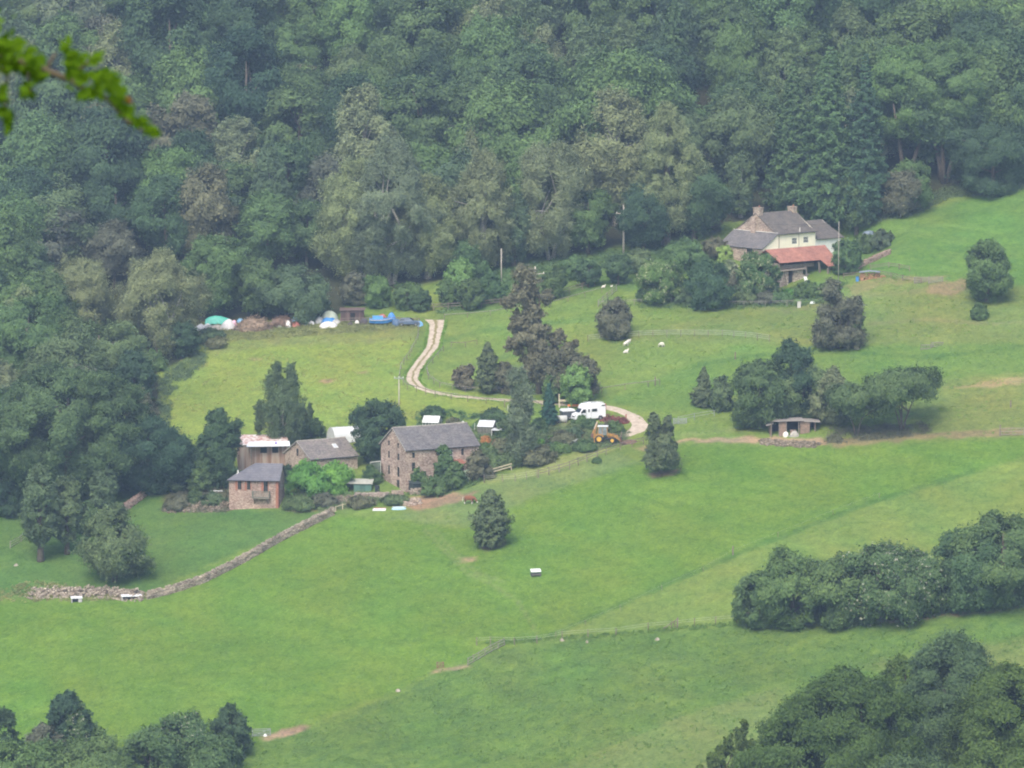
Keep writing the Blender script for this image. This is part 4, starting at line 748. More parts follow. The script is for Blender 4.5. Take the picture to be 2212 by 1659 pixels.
# 3 small stone house with a hipped roof and basket balcony
def bothy():
    O = G(495, 1102); root = thing('stone_bothy', O, 'small reddish stone house with grey hipped roof and basket balcony', 'house', rz=R(-8))
    Ln, W, He, rise = 8.2, 5.4, 5.15, 2.35; mb = MB()
    fr = [(1.45, 2.1, 3.4, 5.1), (3.0, 3.6, 3.4, 5.1), (5.75, 6.5, 3.0, 5.1)]
    PF = wall_holes(mb, (0, 0, 0), (Ln, 0, 0), -1, He, fr); PR = gable_end(mb, (Ln, 0, 0), (Ln, W, 0), He, rise * .98, [(1.2, 1.8, 3.4, 4.8)], None, -1); wall_holes(mb, (0, W, 0), (0, 0, 0), -1, He, []); wall_holes(mb, (Ln, W, 0), (0, W, 0), -1, He, [])
    mb.build('wall', STONE, root)
    for h in fr: window(PF, h, root, TIMB, bars=(1, 0))
    window(PR, (1.2, 1.8, 3.4, 4.8), root, TIMB, bars=(0, 1))
    o = .32; hz = He - .12; zt = He + rise; A, B, C, D = (-o, -o, hz), (Ln + o, -o, hz), (Ln + o, W + o, hz), (-o, W + o, hz); r0, r1 = (3.9, W / 2, zt), (Ln + o, W / 2, zt)
    r = MB(); r.slab([A, B, r1, r0], .1); r.slab([D, C, r1, r0], .1); r.slab([A, r0, D], .1); ro = r.build('roof', SL3, root)
    MB().tube([(-o, -o - .05, hz - .06), (Ln + o, -o - .05, hz - .06)], .06, 6).build('gutter', CACHE['gutter_iron'], ro)
    v = MB(); v.box(1.05, 1.5, .9, 1.3, 5.5, 5.95); v.tube([(1.3, 1.1, 5.9), (1.3, 1.1, 6.5)], .1, 8); v.build('flue', WHITEW, ro)
    # brick jambs and quoin
    q = MB()
    for x0, x1, z0, z1 in fr: q.box(x0 - .38, x0, -.03, .02, z0 - .1, z1); q.box(x1, x1 + .12, -.03, .02, z0, z1)
    q.box(Ln - .42, Ln + .03, -.03, .3, -.6, He); q.box(Ln - .38, Ln + .03, .3, W * .16, -.6, He)
    q.build('brick_quoin', paint('old_red_brick', (.32, .135, .09), .9, .3, 5, bump=.3), root)
    b = MB(); b.box(4.0, 6.9, -1.05, -.02, 2.15, 2.3); bal = b.build('balcony', TIMB, root)
    rl = MB()
    for k in range(15): x = 4.05 + k * .2; rl.bar((x, -1.03, 2.3), (x, -1.03, 3.35), .09, .03)
    for k in range(5): y = -.95 + k * .21; rl.bar((4.03, y, 2.3), (4.03, y, 3.35), .03, .09); rl.bar((6.87, y, 2.3), (6.87, y, 3.35), .03, .09)
    rl.bar((4.0, -1.03, 3.38), (6.9, -1.03, 3.38), .08, .06); rl.build('railing', paint('grey_green_wood', (.19, .20, .16), .85, .25, 4), bal)
    br = MB(); br.bar((4.3, -.03, 1.2), (4.3, -.95, 2.12), .1, .1); br.bar((6.5, -.03, 1.2), (6.5, -.95, 2.12), .1, .1); br.build('bracket', TIMB, bal)
    MB().box(Ln - 1.0, Ln + .35, -.45, -.04, -.35, .06).build('step', WHITEW, root)
bothy()
# 4 rusty corrugated shed
def rusty():
    O = G(512, 1030); root = thing('corrugated_shed', O + Vector((0, 3, .8)), 'tall rusty corrugated shed with red and white striped tin roof', 'shed', rz=R(6))
    rust = corrugated('rusty_tin', (.24, .14, .095), (.38, .27, .21), (.46, .39, .33)); mb = MB(); Ln, W, He = 8.2, 6.0, 4.1
    PF = wall_holes(mb, (0, 0, 0), (Ln, 0, 0), -1.5, He, [(3.7, 4.9, 2.7, 3.75), (5.7, 6.8, 2.7, 3.75)]); wall_holes(mb, (0, W, 0), (0, 0, 0), -1.5, He, []); wall_holes(mb, (Ln, 0, 0), (Ln, W, 0), -1.5, He, []); wall_holes(mb, (Ln, W, 0), (0, W, 0), -1.5, He, []); mb.build('wall', rust, root)
    for h in [(3.7, 4.9, 2.7, 3.75), (5.7, 6.8, 2.7, 3.75)]: window(PF, h, root, TIMB, bars=(0, 0), pane=DARK)
    r = MB(); r.slab([(-.3, -.3, He + .1), (Ln + .3, -.3, He + .1), (Ln + .3, W, He + 1.0), (-.3, W, He + 1.0)], .06); r.build('roof', corrugated('striped_tin', (.42, .17, .13), (.62, .50, .46), (.76, .73, .70)), root, label='faded red and white striped tin roof')
    r = MB(); r.slab([(1.3, -1.4, He - .05), (Ln + .5, -1.4, He - .02), (Ln + .5, .9, He + .5), (1.9, .9, He + .5)], .06); pr = r.build('awning', paint('white_tin', (.78, .79, .82), .4, .05, 2), root, label='white tin awning')
    MB().bar((2.2, -1.25, -1), (2.2, -1.25, He - .1), .12, .12).build('post', TIMB, pr); MB().bar((Ln, -1.25, -1), (Ln, -1.25, He - .05), .12, .12).build('post', TIMB, pr)
    d = MB().lump((6.4, -.2, He + .26), (.24, .24, .28), 3, .1, cut=False).build('ball', paint('violet_ball', (.25, .2, .45), .5, .1, 2), None); d.location = root.matrix_world.translation; d.rotation_euler = root.rotation_euler; tag(d, 'small violet ball lying on the white tin awning', 'ball')
    d.location = O + Vector((0, 3, .8))
rusty()
# 5 white arched tunnel
def tunnel():
    O = G(722, 985); root = thing('poly_tunnel', O + Vector((0, 4, 1.6)), 'white arched plastic tunnel behind the barn roof', 'greenhouse', rz=R(24))
    pts = [(math.cos(a) * 1.9, max(0, math.sin(a)) ** .75 * 2.5) for a in np.linspace(math.pi, 0, 13)]; mb = MB(); n = len(pts)
    mb.add([(x, 1.9 + y, z + .0) for x in (0, 4.9) for y, z in pts], [(i, i + 1, n + i + 1, n + i) for i in range(n - 1)] + [tuple(range(n))[::-1], tuple(range(n, 2 * n))]); mb.build('cover', paint('milky_plastic', (.66, .68, .68), .35, .12, 1.2), root)
    h = MB()
    for x in (0, 1.2, 2.4, 3.6, 4.9): h.tube([(x, 1.9 + y * 1.01, z * 1.01) for y, z in pts], .035, 5)
    h.build('hoop', WFR, root)
tunnel()
# 6 green shed with pale roof
def gshed():
    O = G(764, 1064); root = thing('green_shed', O, 'low dark green shed with pale flat roof below the climber heap', 'shed', rz=R(-4))
    MB().box(0, 2.9, 0, 2.2, -.4, 1.5).build('wall', paint('bottle_green', (.09, .19, .15), .6, .15, 2), root)
    r = MB(); r.slab([(-2.0, -.25, 1.56), (3.1, -.25, 1.52), (3.1, 2.6, 1.95), (-2.0, 2.6, 1.98)], .08); r.build('roof', paint('pale_felt', (.42, .42, .36), .8, .15, 2), root)
    MB().box(1.0, 1.9, -.02, .06, -.3, 1.3).build('door', paint('green_door', (.06, .13, .10), .6, .15, 2), root)
gshed()
# 7 greenhouse
def greenhouse(u, v, Ln, W, He, rise, rz, label, roofm, open_=False, name='greenhouse', cat='greenhouse'):
    O = G(u, v); root = thing(name, O, label, cat, rz=rz)
    fr = MB(); gl = MB()
    for x in np.linspace(0, Ln, 6):
        for y in (0, W): fr.bar((x, y, -.2), (x, y, He), .05, .05)
        fr.bar((x, 0, He), (x, W / 2, He + rise), .05, .05); fr.bar((x, W, He), (x, W / 2, He + rise), .05, .05)
    for y, z in ((0, He), (W, He), (W / 2, He + rise), (0, He * .5), (W, He * .5)): fr.bar((0, y, z), (Ln, y, z), .06, .06)
    for x in (0, Ln):
        fr.bar((x, 0, He), (x, W, He), .05, .05); fr.bar((x, W / 2, 0), (x, W / 2, He + rise), .05, .05)
    fr.build('frame', WFR if not open_ else TIMB, root)
    gl.box(.03, Ln - .03, .03, W - .03, -.2, He - .03); gl.build('glazing', paint('shed_glass', (.10, .13, .10), .25, .6, 1.5) if not open_ else paint('shed_boards', (.12, .13, .10), .7, .3, 2), root)
    r = MB(); r.slab([(-.1, -.12, He - .02), (Ln + .1, -.12, He - .02), (Ln + .1, W / 2, He + rise + .07), (-.1, W / 2, He + rise + .07)], .04); r.slab([(-.1, W + .12, He - .02), (Ln + .1, W + .12, He - .02), (Ln + .1, W / 2, He + rise + .07), (-.1, W / 2, He + rise + .07)], .04); r.build('roof', roofm, root)
    g = MB()
    for x in (.01, Ln - .01): g.add([(x, .05, He), (x, W - .05, He), (x, W / 2, He + rise)], [(0, 1, 2)])
    g.build('gable', paint('shed_glass2', (.3, .33, .3), .3, .4, 1.5) if not open_ else CACHE['shed_boards'], root)
    return root
greenhouse(913, 931, 2.7, 2.4, 1.5, .95, R(-14), 'small white-framed glass greenhouse above the mill roof', paint('whitened_glass', (.66, .68, .65), .3, .08, 2))
gs = greenhouse(1032, 940, 2.6, 2.8, 1.5, .85, R(-16), 'garden shed with pale grey pitched roof above the mill right end', paint('pale_grey_sheet', (.60, .62, .62), .5, .08, 2), True, 'garden_shed', 'shed')
lt = MB(); lt.slab([(2.7, -1.3, 1.12), (4.3, -1.3, 1.12), (4.3, .3, 1.3), (2.7, .3, 1.3)], .05); lo = lt.build('lean_to_roof', CACHE['pale_grey_sheet'], gs)
for x, y in ((2.8, -1.2), (4.2, -1.2), (4.2, .2)): MB().bar((x, y, -.4), (x, y, 1.1), .07, .07).build('post', WFR, lo)

# 8 farmhouse: gabled house, lean-to on the gable end, lower right wing, chimneys
def farmhouse():
    O = G(1679, 562); a = 42; root = thing('farmhouse', O, 'old cream farmhouse with brown tiled roofs and two stone chimneys', 'farmhouse', rz=R(a))
    Ln, W, He, rise = 10.2, 11.3, 4.9, 3.5; z0 = -2.5; mb = MB()
    fr = [(3.9, 5.3, 2.75, 3.95), (7.0, 8.4, 2.8, 4.0)]
    PF = wall_holes(mb, (-3.9, 0, 0), (Ln, 0, 0), z0, 2.6, []); 
    mb2 = MB(); P2 = wall_holes(mb2, (0, 0, 0), (Ln, 0, 0), 2.6, He, fr, .16); mb2.add([(-3.9, 0, 2.6), (0, 0, 2.6), (0, 0, He)], [(0, 1, 2)])
    wall_holes(mb2, (Ln, 0, 0), (Ln, W, 0), z0, He, []); mb2.v += []; f = MB(); f.v = mb.v; f.f = mb.f; f.add(mb2.v, mb2.f); f.add([(Ln, 0, He), (Ln, W, He), (Ln, W / 2, He + rise)], [(0, 1, 2)])
    f.build('front_wall', CREAM, root, label='cream rendered front wall')
    g = MB(); gable_end(g, (0, W, 0), (0, 0, 0), He, rise, [(5.1, 5.7, 5.6, 6.6)], 6.7, z0); wall_holes(g, (Ln, W, 0), (0, W, 0), z0, He, [])
    lw = [(1.2, 2.5, .9, 2.25), (7.0, 8.5, .9, 2.25)]
    PG = wall_holes(g, (-3.9, W, 0), (-3.9, 0, 0), z0, 2.6, lw); wall_holes(g, (0, W, 0), (-3.9, W, 0), z0, 2.6, []); g.build('stone_wall', STONE2, root, label='brown stone gable and lean-to wall')
    for h in fr:
        window(P2, h, root, WFR, .14, (3, 1), .09)
    for h in lw: window(PG, h, root, TIMB, .2, (2, 1), .08)
    window(lambda x, z, d=0: Vector((d, W - x, z)), (5.1, 5.7, 5.6, 6.6), root, TIMB)
    o = .35; zt = He + rise; r = MB()
    r.slab([(-.15, -o, He - .05), (Ln + .3, -o, He - .05), (Ln + .3, 1.6, He + .85), (-.15, 1.6, He + .85)], .12); r.slab([(-.15, 1.6, He + .85), (Ln + .3, 1.6, He + .85), (Ln + .25, W / 2, zt + .12), (-.15, W / 2, zt + .12)], .12)
    r.slab([(-.15, W + o, He - .1), (Ln + .3, W + o, He - .1), (Ln + .3, W / 2, zt + .12), (-.15, W / 2, zt + .12)], .12); ro = r.build('roof', SL4, root)
    MB().tube([(-.1, -o - .06, He - .1), (Ln + .3, -o - .06, He - .1)], .07, 6).build('gutter', CACHE['gutter_iron'], ro)
    def chim(x, y, w, z1, l):
        c = MB(); c.box(x - w, x + w, y - .75, y + .75, He - .3, z1); c.box(x - w - .08, x + w + .08, y - .83, y + .83, z1, z1 + .16); cc = c.build('chimney', stone('chimney_' + l, (.27, .2, .15), (.42, .34, .26), (.56, .48, .39), 4), ro)
        MB().tube([(x, y - .3, z1 + .16), (x, y - .3, z1 + .5)], .13, 8).build('chimney_pot', TILE, cc)
    chim(.55, W / 2, .6, zt + 1.0, 'a'); chim(Ln - .5, W / 2, .5, zt + .7, 'b')
    s = MB(); s.box(-.45, .0, W / 2 - .15, W / 2 + .95, 2, zt - .6); s.build('chimney_breast', STONE2, root)
    l = MB(); l.slab([(-4.25, -.3, 2.35), (-4.25, W + .3, 2.35), (-.06, W + .3, He + .12), (-.06, -.3, He + .12)], .12); le = l.build('lean_to_roof', SL1, root)
    MB().bar((-.13, -.2, He + .2), (-.13, W + .2, He + .2), .22, .08).build('flashing', WFR, le)
    d = MB(); d.tube([(.35, -.09, 1), (.35, -.09, He - .3)], .06, 6); d.build('downpipe', TIMB, root); MB().tube([(5.65, -.1, 2.2), (5.65, -.1, He - .2)], .035, 6).build('downpipe', TIMB, root)
    MB().tube([(5.9, -.1, He - .2), (5.9, -.1, He + .9)], .06, 6).build('vent_pipe', WFR, root)
    # lower right wing
    X1 = Ln + 7.4; wv = MB(); wall_holes(wv, (Ln + .01, .3, 0), (X1, .3, 0), z0, 3.5, []); wall_holes(wv, (X1, .3, 0), (X1, W - 1, 0), z0, 3.5, []); wv.add([(X1, .3, 3.5), (X1, W - 1, 3.5), (X1, 5.3, 6.3)], [(0, 1, 2)]); wing = wv.build('wing_wall', WHITEW, root)
    r = MB(); r.slab([(Ln + .32, -.2, 3.3), (X1 + .4, -.2, 3.3), (X1 - .6, 5.0, 6.4), (Ln + .32, 5.0, 6.4)], .12); r.slab([(Ln + .32, W - .7, 3.3), (X1 + .4, W - .7, 3.3), (X1 - .6, 5.0, 6.4), (Ln + .32, 5.0, 6.4)], .12); r.build('wing_roof', SL4, wing)
farmhouse()
def redbarn():
    O = G(1684, 622); root = thing('tiled_barn', O, 'stone barn with red clay tile roof in front of the farmhouse', 'barn', rz=R(40))
    Ln, W, He = 14.6, 4.2, 4.5; mb = MB(); dr = [(2.25, 3.55, .1, 3.0)]
    PF = wall_holes(mb, (0, 0, 0), (5.9, 0, 0), -1, 3.1, dr, .4); wall_holes(mb, (0, W, 0), (0, 0, 0), -1, He, []); wall_holes(mb, (5.9, 0, 0), (5.9, .5, 0), -1, 3.1, []); wall_holes(mb, (5.9, .5, 0), (9.0, .5, 0), -1, 2.1, []); wall_holes(mb, (Ln, W, 0), (0, W, 0), -1, He + 1, [])
    mb.add([(0, 0, 3.1), (5.9, 0, 3.1), (5.9, .5, 3.1), (0, .5, 3.1)], [(0, 1, 2, 3)]); mb.build('wall', stone('barn_stone', (.28, .21, .17), (.44, .36, .29), (.60, .52, .44), 3.4), root)
    window(PF, dr[0], root, TIMB, .38, (0, 0), .1, pane=DARK, name='doorway')
    b = MB(); b.slab([(-.2, -.45, 3.05), (6.4, -.45, 3.15), (6.4, .1, 3.42), (-.2, .1, 3.32)], .09); b.box(-.1, 9, .25, .45, 3.45, 4.1); b.build('timber_beam', TIMB, root)
    bb = MB(); bb.box(5.95, Ln, W - .4, W - .3, 0, 4.6); bb.build('back_boards', paint('black_boards', (.04, .035, .03), .9, .3, 2), root)
    r = MB(); zz = lambda y: He + .15 + (y + .6) * .55
    for (x0, x1) in ((-.4, 3.0), (3.0, 6.5), (6.5, 9.9)): r.slab([(x0, -.6, zz(-.6)), (x1, -.6, zz(-.6)), (x1, 3.4, zz(3.4) + .06 * math.sin(x1)), (x0, 3.4, zz(3.4) + .06 * math.sin(x0))], .12)
    r.slab([(9.9, -.6, zz(-.6)), (10.0, -2.6, zz(-2.6)), (13.2, -2.6, zz(-2.6)), (Ln + .2, 3.4, zz(3.4)), (9.9, 3.4, zz(3.4))], .12)
    r.slab([(-.4, 5.6, zz(1.2)), (Ln, 5.6, zz(1.2)), (Ln, 3.4, zz(3.4)), (-.4, 3.4, zz(3.4))], .1); r.build('roof', TILE, root)
    for x, y, z1, ln in ((6.6, .1, 4.2, .35), (9.6, -.3, 4.3, .45), (10.1, -2.3, 3.2, 0), (13.0, -2.3, 3.2, 0), (11.6, -.9, 4, .5)): MB().bar((x + ln, y - ln, -.6), (x, y, z1), .26, .26).build('post', TIMB, root)
    fx = MB(); fx.bar((1.5, -.5, -.3), (1.05, -.1, 2.9), .08, .1); fx.build('leaning_pole', TIMB, root)
    w_ = thing('leaning_board', G(1741, 613), 'white board leaning on the red tiled barn wall', 'board', rz=R(30)); MB().slab([(-.3, -.4, 0), (.45, -.4, 0), (.2, .15, 1.35), (-.5, .15, 1.35)], .06).build('board', WHITEW, w_)
redbarn()
# 9 field shelter under the trees
def shelter():
    O = G(1664, 944); root = thing('field_shelter', O, 'tumbledown open shed with a flat tin roof under field trees', 'shed', rz=R(4))
    b = paint('brown_boards', (.24, .17, .13), .9, .3, 2); f = MB(); f.box(1.5, 2.6, -.08, 0, -.5, 2.5); f.box(3.3, 4.3, -.08, 0, -.5, 1.2); f.box(5.0, 6.6, -.08, 0, -.5, 2.6); f.box(0, 7.6, 2.6, 2.7, -.5, 2.6); f.box(7.5, 7.6, 0, 2.6, -.5, 2.6); f.box(0, .1, .4, 2.6, -.5, 1.9); f.build('wall', b, root)
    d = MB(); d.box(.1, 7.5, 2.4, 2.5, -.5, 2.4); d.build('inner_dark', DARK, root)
    r = MB(); r.slab([(.2, -.5, 2.72), (5.6, -.5, 2.78), (5.6, 2.8, 2.9), (.2, 2.8, 2.85)], .08); r.slab([(5.65, -.3, 2.6), (8.4, -.3, 2.5), (8.4, 2.8, 2.65), (5.65, 2.8, 2.75)], .08); r.slab([(-.7, -.1, 1.9), (.6, -.1, 2.3), (.6, 2.6, 2.4), (-.7, 2.6, 2.0)], .07); r.build('roof', paint('grey_tin', (.34, .31, .29), .6, .2, 1.5), root)
    for x in (.15, 1.45, 2.65, 4.75): MB().bar((x, -.12, -.5), (x, -.12, 2.7), .13, .13).build('post', TIMB, root)
    w_ = thing('feed_sack', G(1697, 940), 'whitish sack heap in the mouth of the field shelter, left one', 'sack'); MB().lump((0, -.5, -.1), (.55, .4, .7), 4, .2).build('sack', WHITEW, w_, True)
    w_ = thing('feed_sack', G(1716, 940), 'grey sack heap in the mouth of the field shelter, right one', 'sack'); MB().lump((0, -.5, -.1), (.8, .45, .85), 5, .2).build('sack', paint('grey_sack', (.4, .38, .34), .8, .15, 2), w_, True)
shelter()
# ------------------------------------------------------------------ drystone walls and stone heaps
def stones_wall(name, pts, h, wd, label, cat='wall', n=6.0, rag=.25, mat=None, seed=1, thin=False, stsize=.26):
    """a rubble wall: core plus many individual rough stones standing proud of it, all one mesh"""
    rr = random.Random(seed); P = [G(*p) for p in pts]; root = thing(name, P[0], label, cat); mb = MB(); o = P[0]; cap = MB()
    for a, b in zip(P[:-1], P[1:]):
        Ls = (b - a).length; k = max(1, int(Ls / 1.2)); prev = None
        for i in range(k + 1):
            p = a.lerp(b, i / k); p.z = float(H(p.x, p.y)); hh = h * (1 + rr.uniform(-rag, rag)) * (1 if not isinstance(h, tuple) else 1)
            if prev: mb.bar(prev[0] + Vector((0, 0, prev[1] / 2 - .15)) - o, p + Vector((0, 0, hh / 2 - .15)) - o, wd * .8, (hh + prev[1]) / 2)
            prev = (p, hh)
        d = (b - a).normalized(); s = Vector((-d.y, d.x, 0)); cnt = int(Ls * n * 4)
        for _ in range(cnt):
            t = rr.random(); p = a.lerp(b, t); p.z = float(H(p.x, p.y)); zz = rr.random() * h; sd_ = rr.choice((-1, 1, 0)); q = p + s * sd_ * wd * .42 + Vector((0, 0, zz if sd_ else h * (1 + rr.uniform(-.1, .15)))) - o
            r = stsize * rr.uniform(.5, 1.1); M = Matrix.Translation(q) @ Matrix.Rotation(rr.uniform(-.4, .4) + math.atan2(d.y, d.x), 4, 'Z') @ Matrix.Rotation(rr.uniform(-.25, .25), 4, 'X')
            mb.box(-r, r, -r * .6, r * .6, -r * .4, r * .4, M)
    mb.build('stonework', mat or DRY, root); return root
stones_wall('drystone_wall', [(720, 1112), (600, 1172), (520, 1218), (440, 1258), (375, 1280), (318, 1294)], 1.15, .75, 'long drystone wall running down from the stone buildings', rag=.12, n=5)
def heap(name, pts, r, hgt, label, cat='stones', seed=0, cnt=220, mat=None, size=.3):
    rr = random.Random(seed); P = [G(*p) for p in pts]; o = P[0]; root = thing(name, o, label, cat); mb = MB()
    for _ in range(cnt):
        i = rr.randrange(len(P) - 1) if len(P) > 1 else 0; c = P[i].lerp(P[min(i + 1, len(P) - 1)], rr.random()); a = rr.uniform(0, 6.28); q = rr.random() ** .6
        x, y = c.x + math.cos(a) * r * q, c.y + math.sin(a) * r * q; z = float(H(x, y)) + hgt * (1 - q) * rr.uniform(.2, 1.0); s = size * rr.uniform(.45, 1.3)
        M = Matrix.Translation(Vector((x, y, z)) - o) @ Matrix.Rotation(rr.uniform(0, 3), 4, 'Z') @ Matrix.Rotation(rr.uniform(-.6, .6), 4, 'X'); mb.box(-s, s, -s * .7, s * .7, -s * .5, s * .5, M)
    mb.build('rubble', mat or DRY, root); return root
heap('rubble_bank', [(75, 1285), (150, 1283), (250, 1285), (300, 1290)], 2.2, 1.5, 'collapsed stone wall end spread below the wide orchard tree', seed=3, cnt=1100, size=.21)
heap('rubble_bank', [(370, 1100), (430, 1098), (488, 1098)], 1.6, 1.3, 'stony bank left of the small stone house', seed=4, cnt=700, mat=stone('mossy_rubble', (.13, .115, .075), (.24, .20, .14), (.40, .33, .26)), size=.2)
heap('rubble_bank', [(625, 1098), (680, 1092), (740, 1082), (800, 1080)], 1.4, 1.2, 'long stony bank below the climber heap', seed=5, cnt=900, mat=bpy.data.materials['mossy_rubble'], size=.19)
heap('stone_pile', [(868, 1090), (905, 1086)], 1.0, .9, 'small pile of boulders at the earth track below the mill', seed=6, cnt=90, mat=STONE2)
stones_wall('garden_wall', [(256, 1112), (285, 1092), (312, 1072)], 1.0, .9, 'short reddish stone wall stub above the orchard', rag=.3, mat=STONE)
stones_wall('yard_wall', [(765, 1078), (800, 1078), (838, 1076)], .9, .5, 'low pale stone yard wall between green shed and mill', rag=.1, mat=stone('pale_stone', (.28, .22, .18), (.40, .33, .28), (.52, .46, .4)))
stones_wall('yard_wall', [(845, 1074), (872, 1072)], .9, .5, 'short stone wall at the foot of the mill gable', rag=.1, mat=STONE2)
stones_wall('retaining_wall', [(885, 1068), (925, 1066), (955, 1056)], .8, .6, 'low mossy stone wall right of the mill corner', rag=.2, mat=DRY)
heap('stone_pile', [(1650, 955), (1760, 962)], 1.3, .7, 'stones and rubble in front of the field shelter', seed=8, cnt=520, size=.24, mat=bpy.data.materials['mossy_rubble'])
stones_wall('garden_wall', [(1838, 590), (1862, 575), (1895, 560), (1922, 548)], .8, .6, 'reddish low stone wall under the neat round bush', rag=.2, mat=STONE)

# ------------------------------------------------------------------ fences
POSTM = paint('fence_wood', (.20, .165, .13), .9, .3, 4); PALE = paint('pale_rail_wood', (.58, .50, .36), .85, .12, 3); WIRE = paint('wire', (.45, .46, .45), .5, .1, 2); GALV = paint('galvanised', (.30, .32, .32), .45, .12, 2)
def densify(pts, step):
    P = [G(*p) for p in pts]; out = [P[0]]
    for a, b in zip(P[:-1], P[1:]):
        k = max(1, round((b - a).length / step))
        for i in range(1, k + 1): p = a.lerp(b, i / k); out.append(ground(p.x, p.y))
    return out
def fence(pts, step, h, rails, label, mat=POSTM, wires=0, pw=.13, rw=.11, group=None, lean=.05, seed=0, name='fence', cat='fence', wr_=.012):
    rr = random.Random(seed + len(pts)); P = densify(pts, step); o = P[0]; root = thing(name, o, label, cat, group)
    for p in P:
        q = MB(); t = Vector((rr.uniform(-lean, lean), rr.uniform(-lean, lean), h * rr.uniform(.93, 1.07))); q.bar(p - o + Vector((0, 0, -.3)), p - o + t, pw, pw); q.build('post', mat, root)
    for k in range(rails):
        z = h * (1 - .36 * k) - .12
        for a, b in zip(P[:-1], P[1:]): MB().bar(a - o + Vector((0, -.07, z)), b - o + Vector((0, -.07, z)), .05, rw).build('rail', mat, root)
    if wires:
        q = MB()
        for k in range(wires):
            z = h * (.96 - .28 * k)
            for a, b in zip(P[:-1], P[1:]): q.tube([a - o + Vector((0, -.08, z)), b - o + Vector((0, -.08, z))], wr_, 4, False)
        q.build('wire', WIRE, root)
    return root
fence([(1023, 1040), (1064, 1028), (1105, 1016)], 3.2, 1.25, 2, 'pale new two-rail fence right of the mill garden', PALE, rw=.16)
fence([(1046, 1044), (1086, 1041), (1113, 1040), (1137, 1036), (1160, 1032)], 2.1, 1.3, 0, 'wire fence with thin posts joining the weathered rail fence', wires=3, pw=.1, seed=2)
fence([(1163, 1032), (1208, 1020), (1230, 1013), (1268, 998), (1290, 990), (1310, 982), (1340, 972), (1390, 960)], 2.2, 1.3, 2, 'long weathered post and rail fence below the yellow digger', seed=3)
fence([(905, 700), (903, 735), (885, 770), (866, 798), (862, 822), (880, 842), (940, 858), (1010, 868), (1090, 876)], 3.0, 1.15, 1, 'fence curving along the lower side of the gravel track', wires=2, pw=.1, rw=.07, seed=4)
fence([(958, 760), (935, 785), (922, 800), (925, 820), (950, 838), (1005, 848), (1085, 852)], 3.0, 1.1, 1, 'fence on the inner side of the gravel track bend', wires=2, pw=.1, rw=.06, seed=5)
fence([(905, 672), (1000, 668), (1080, 660), (1170, 650), (1230, 635), (1285, 618)], 3.0, 1.35, 2, 'dark post and rail fence under the upper orchard trees', seed=6)
fence([(960, 690), (1060, 682), (1190, 662), (1300, 632)], 4.0, 1.0, 1, 'lower fence line running beside the dark orchard fence', wires=1, pw=.1, rw=.07, seed=7)
fence([(1292, 662), (1312, 645), (1332, 628)], 2.6, 1.2, 3, 'pale hurdle fence at the corner of the upper garden', paint('silver_wood', (.27, .25, .205), .85, .2, 3), rw=.09, seed=8)
fence([(1292, 664), (1370, 660), (1450, 656), (1560, 664), (1700, 662), (1730, 660)], 4.2, 1.15, 1, 'thin fence along the foot of the farmhouse garden', CACHE['silver_wood'], wires=2, pw=.09, rw=.05, seed=9)
fence([(1270, 738), (1310, 734), (1380, 729), (1440, 727), (1500, 727), (1560, 727), (1610, 731), (1662, 738)], 2.9, 1.2, 0, 'post and wire fence above the grazing sheep', wires=3, pw=.1, seed=10, wr_=.022)
fence([(975, 750), (1005, 750), (1030, 745)], 2.5, 1.0, 1, 'short broken fence right of the gravel track', pw=.1, seed=11)
fence([(1300, 850), (1350, 842), (1400, 836), (1425, 832)], 3.2, 1.1, 1, 'brushy fence behind the gravel road bend', pw=.1, rw=.08, wires=1, seed=12)
fence([(1465, 915), (1500, 908), (1543, 900)], 2.6, 1.25, 2, 'grey metal rail fence left of the field shelter', GALV, rw=.06, pw=.09, seed=13)
fence([(1822, 602), (1900, 596), (1975, 612), (1990, 612)], 3.2, 1.05, 2, 'rail fence from the log stack to the hurdles', seed=14)
fence([(1880, 584), (1920, 578), (1965, 586)], 2.6, 1.0, 2, 'old rails behind the log stack', seed=24)
fence([(1010, 1438), (1035, 1424), (1062, 1408), (1090, 1394)], 1.7, 1.15, 3, 'brushy old hurdle fence on the bank of the lower field', CACHE['silver_wood'], rw=.12, lean=.2, seed=15)
fence([(1030, 1394), (1060, 1392), (1112, 1393), (1160, 1390), (1215, 1380), (1270, 1376), (1330, 1372), (1400, 1362), (1450, 1358)], 3.5, 1.15, 0, 'post and wire fence between the two lower fields, left part', wires=2, pw=.12, lean=.12, seed=16)
fence([(1458, 1357), (1500, 1352), (1545, 1348), (1592, 1345)], 3.2, 1.15, 0, 'post and wire fence ending at the right hedge', wires=2, pw=.12, lean=.16, seed=17)
fence([(1200, 1376), (1265, 1350), (1340, 1318), (1430, 1275), (1520, 1235), (1583, 1198), (1680, 1160), (1800, 1112), (1900, 1075)], 11, .8, 0, 'widely spaced thin posts dividing lush and olive grass', wires=1, pw=.07, lean=.1, seed=18, wr_=.006)
fence([(2160, 942), (2212, 941), (2290, 940)], 3.4, 1.4, 3, 'field gate and rails at the right border beside the earth track', CACHE['silver_wood'], rw=.09, seed=19)
fence([(22, 1184), (46, 1170), (68, 1150)], 2.4, 1.1, 3, 'pale hurdle at the left border beside the orchard', CACHE['silver_wood'], rw=.08, seed=20)
fence([(735, 700), (800, 698), (860, 698), (905, 700)], 2.3, 1.15, 2, 'rail fence in front of the rusty shed and the blue hull', seed=21)
fence([(1090, 880), (1150, 876), (1210, 905)], 3, 1.1, 1, 'dark fence behind the slender pale birch', wires=1, seed=22)
fence([(725, 1105), (740, 1100), (763, 1096)], 3, .9, 1, 'pale rail joining the drystone wall end to the brambles', PALE, rw=.09, seed=23)
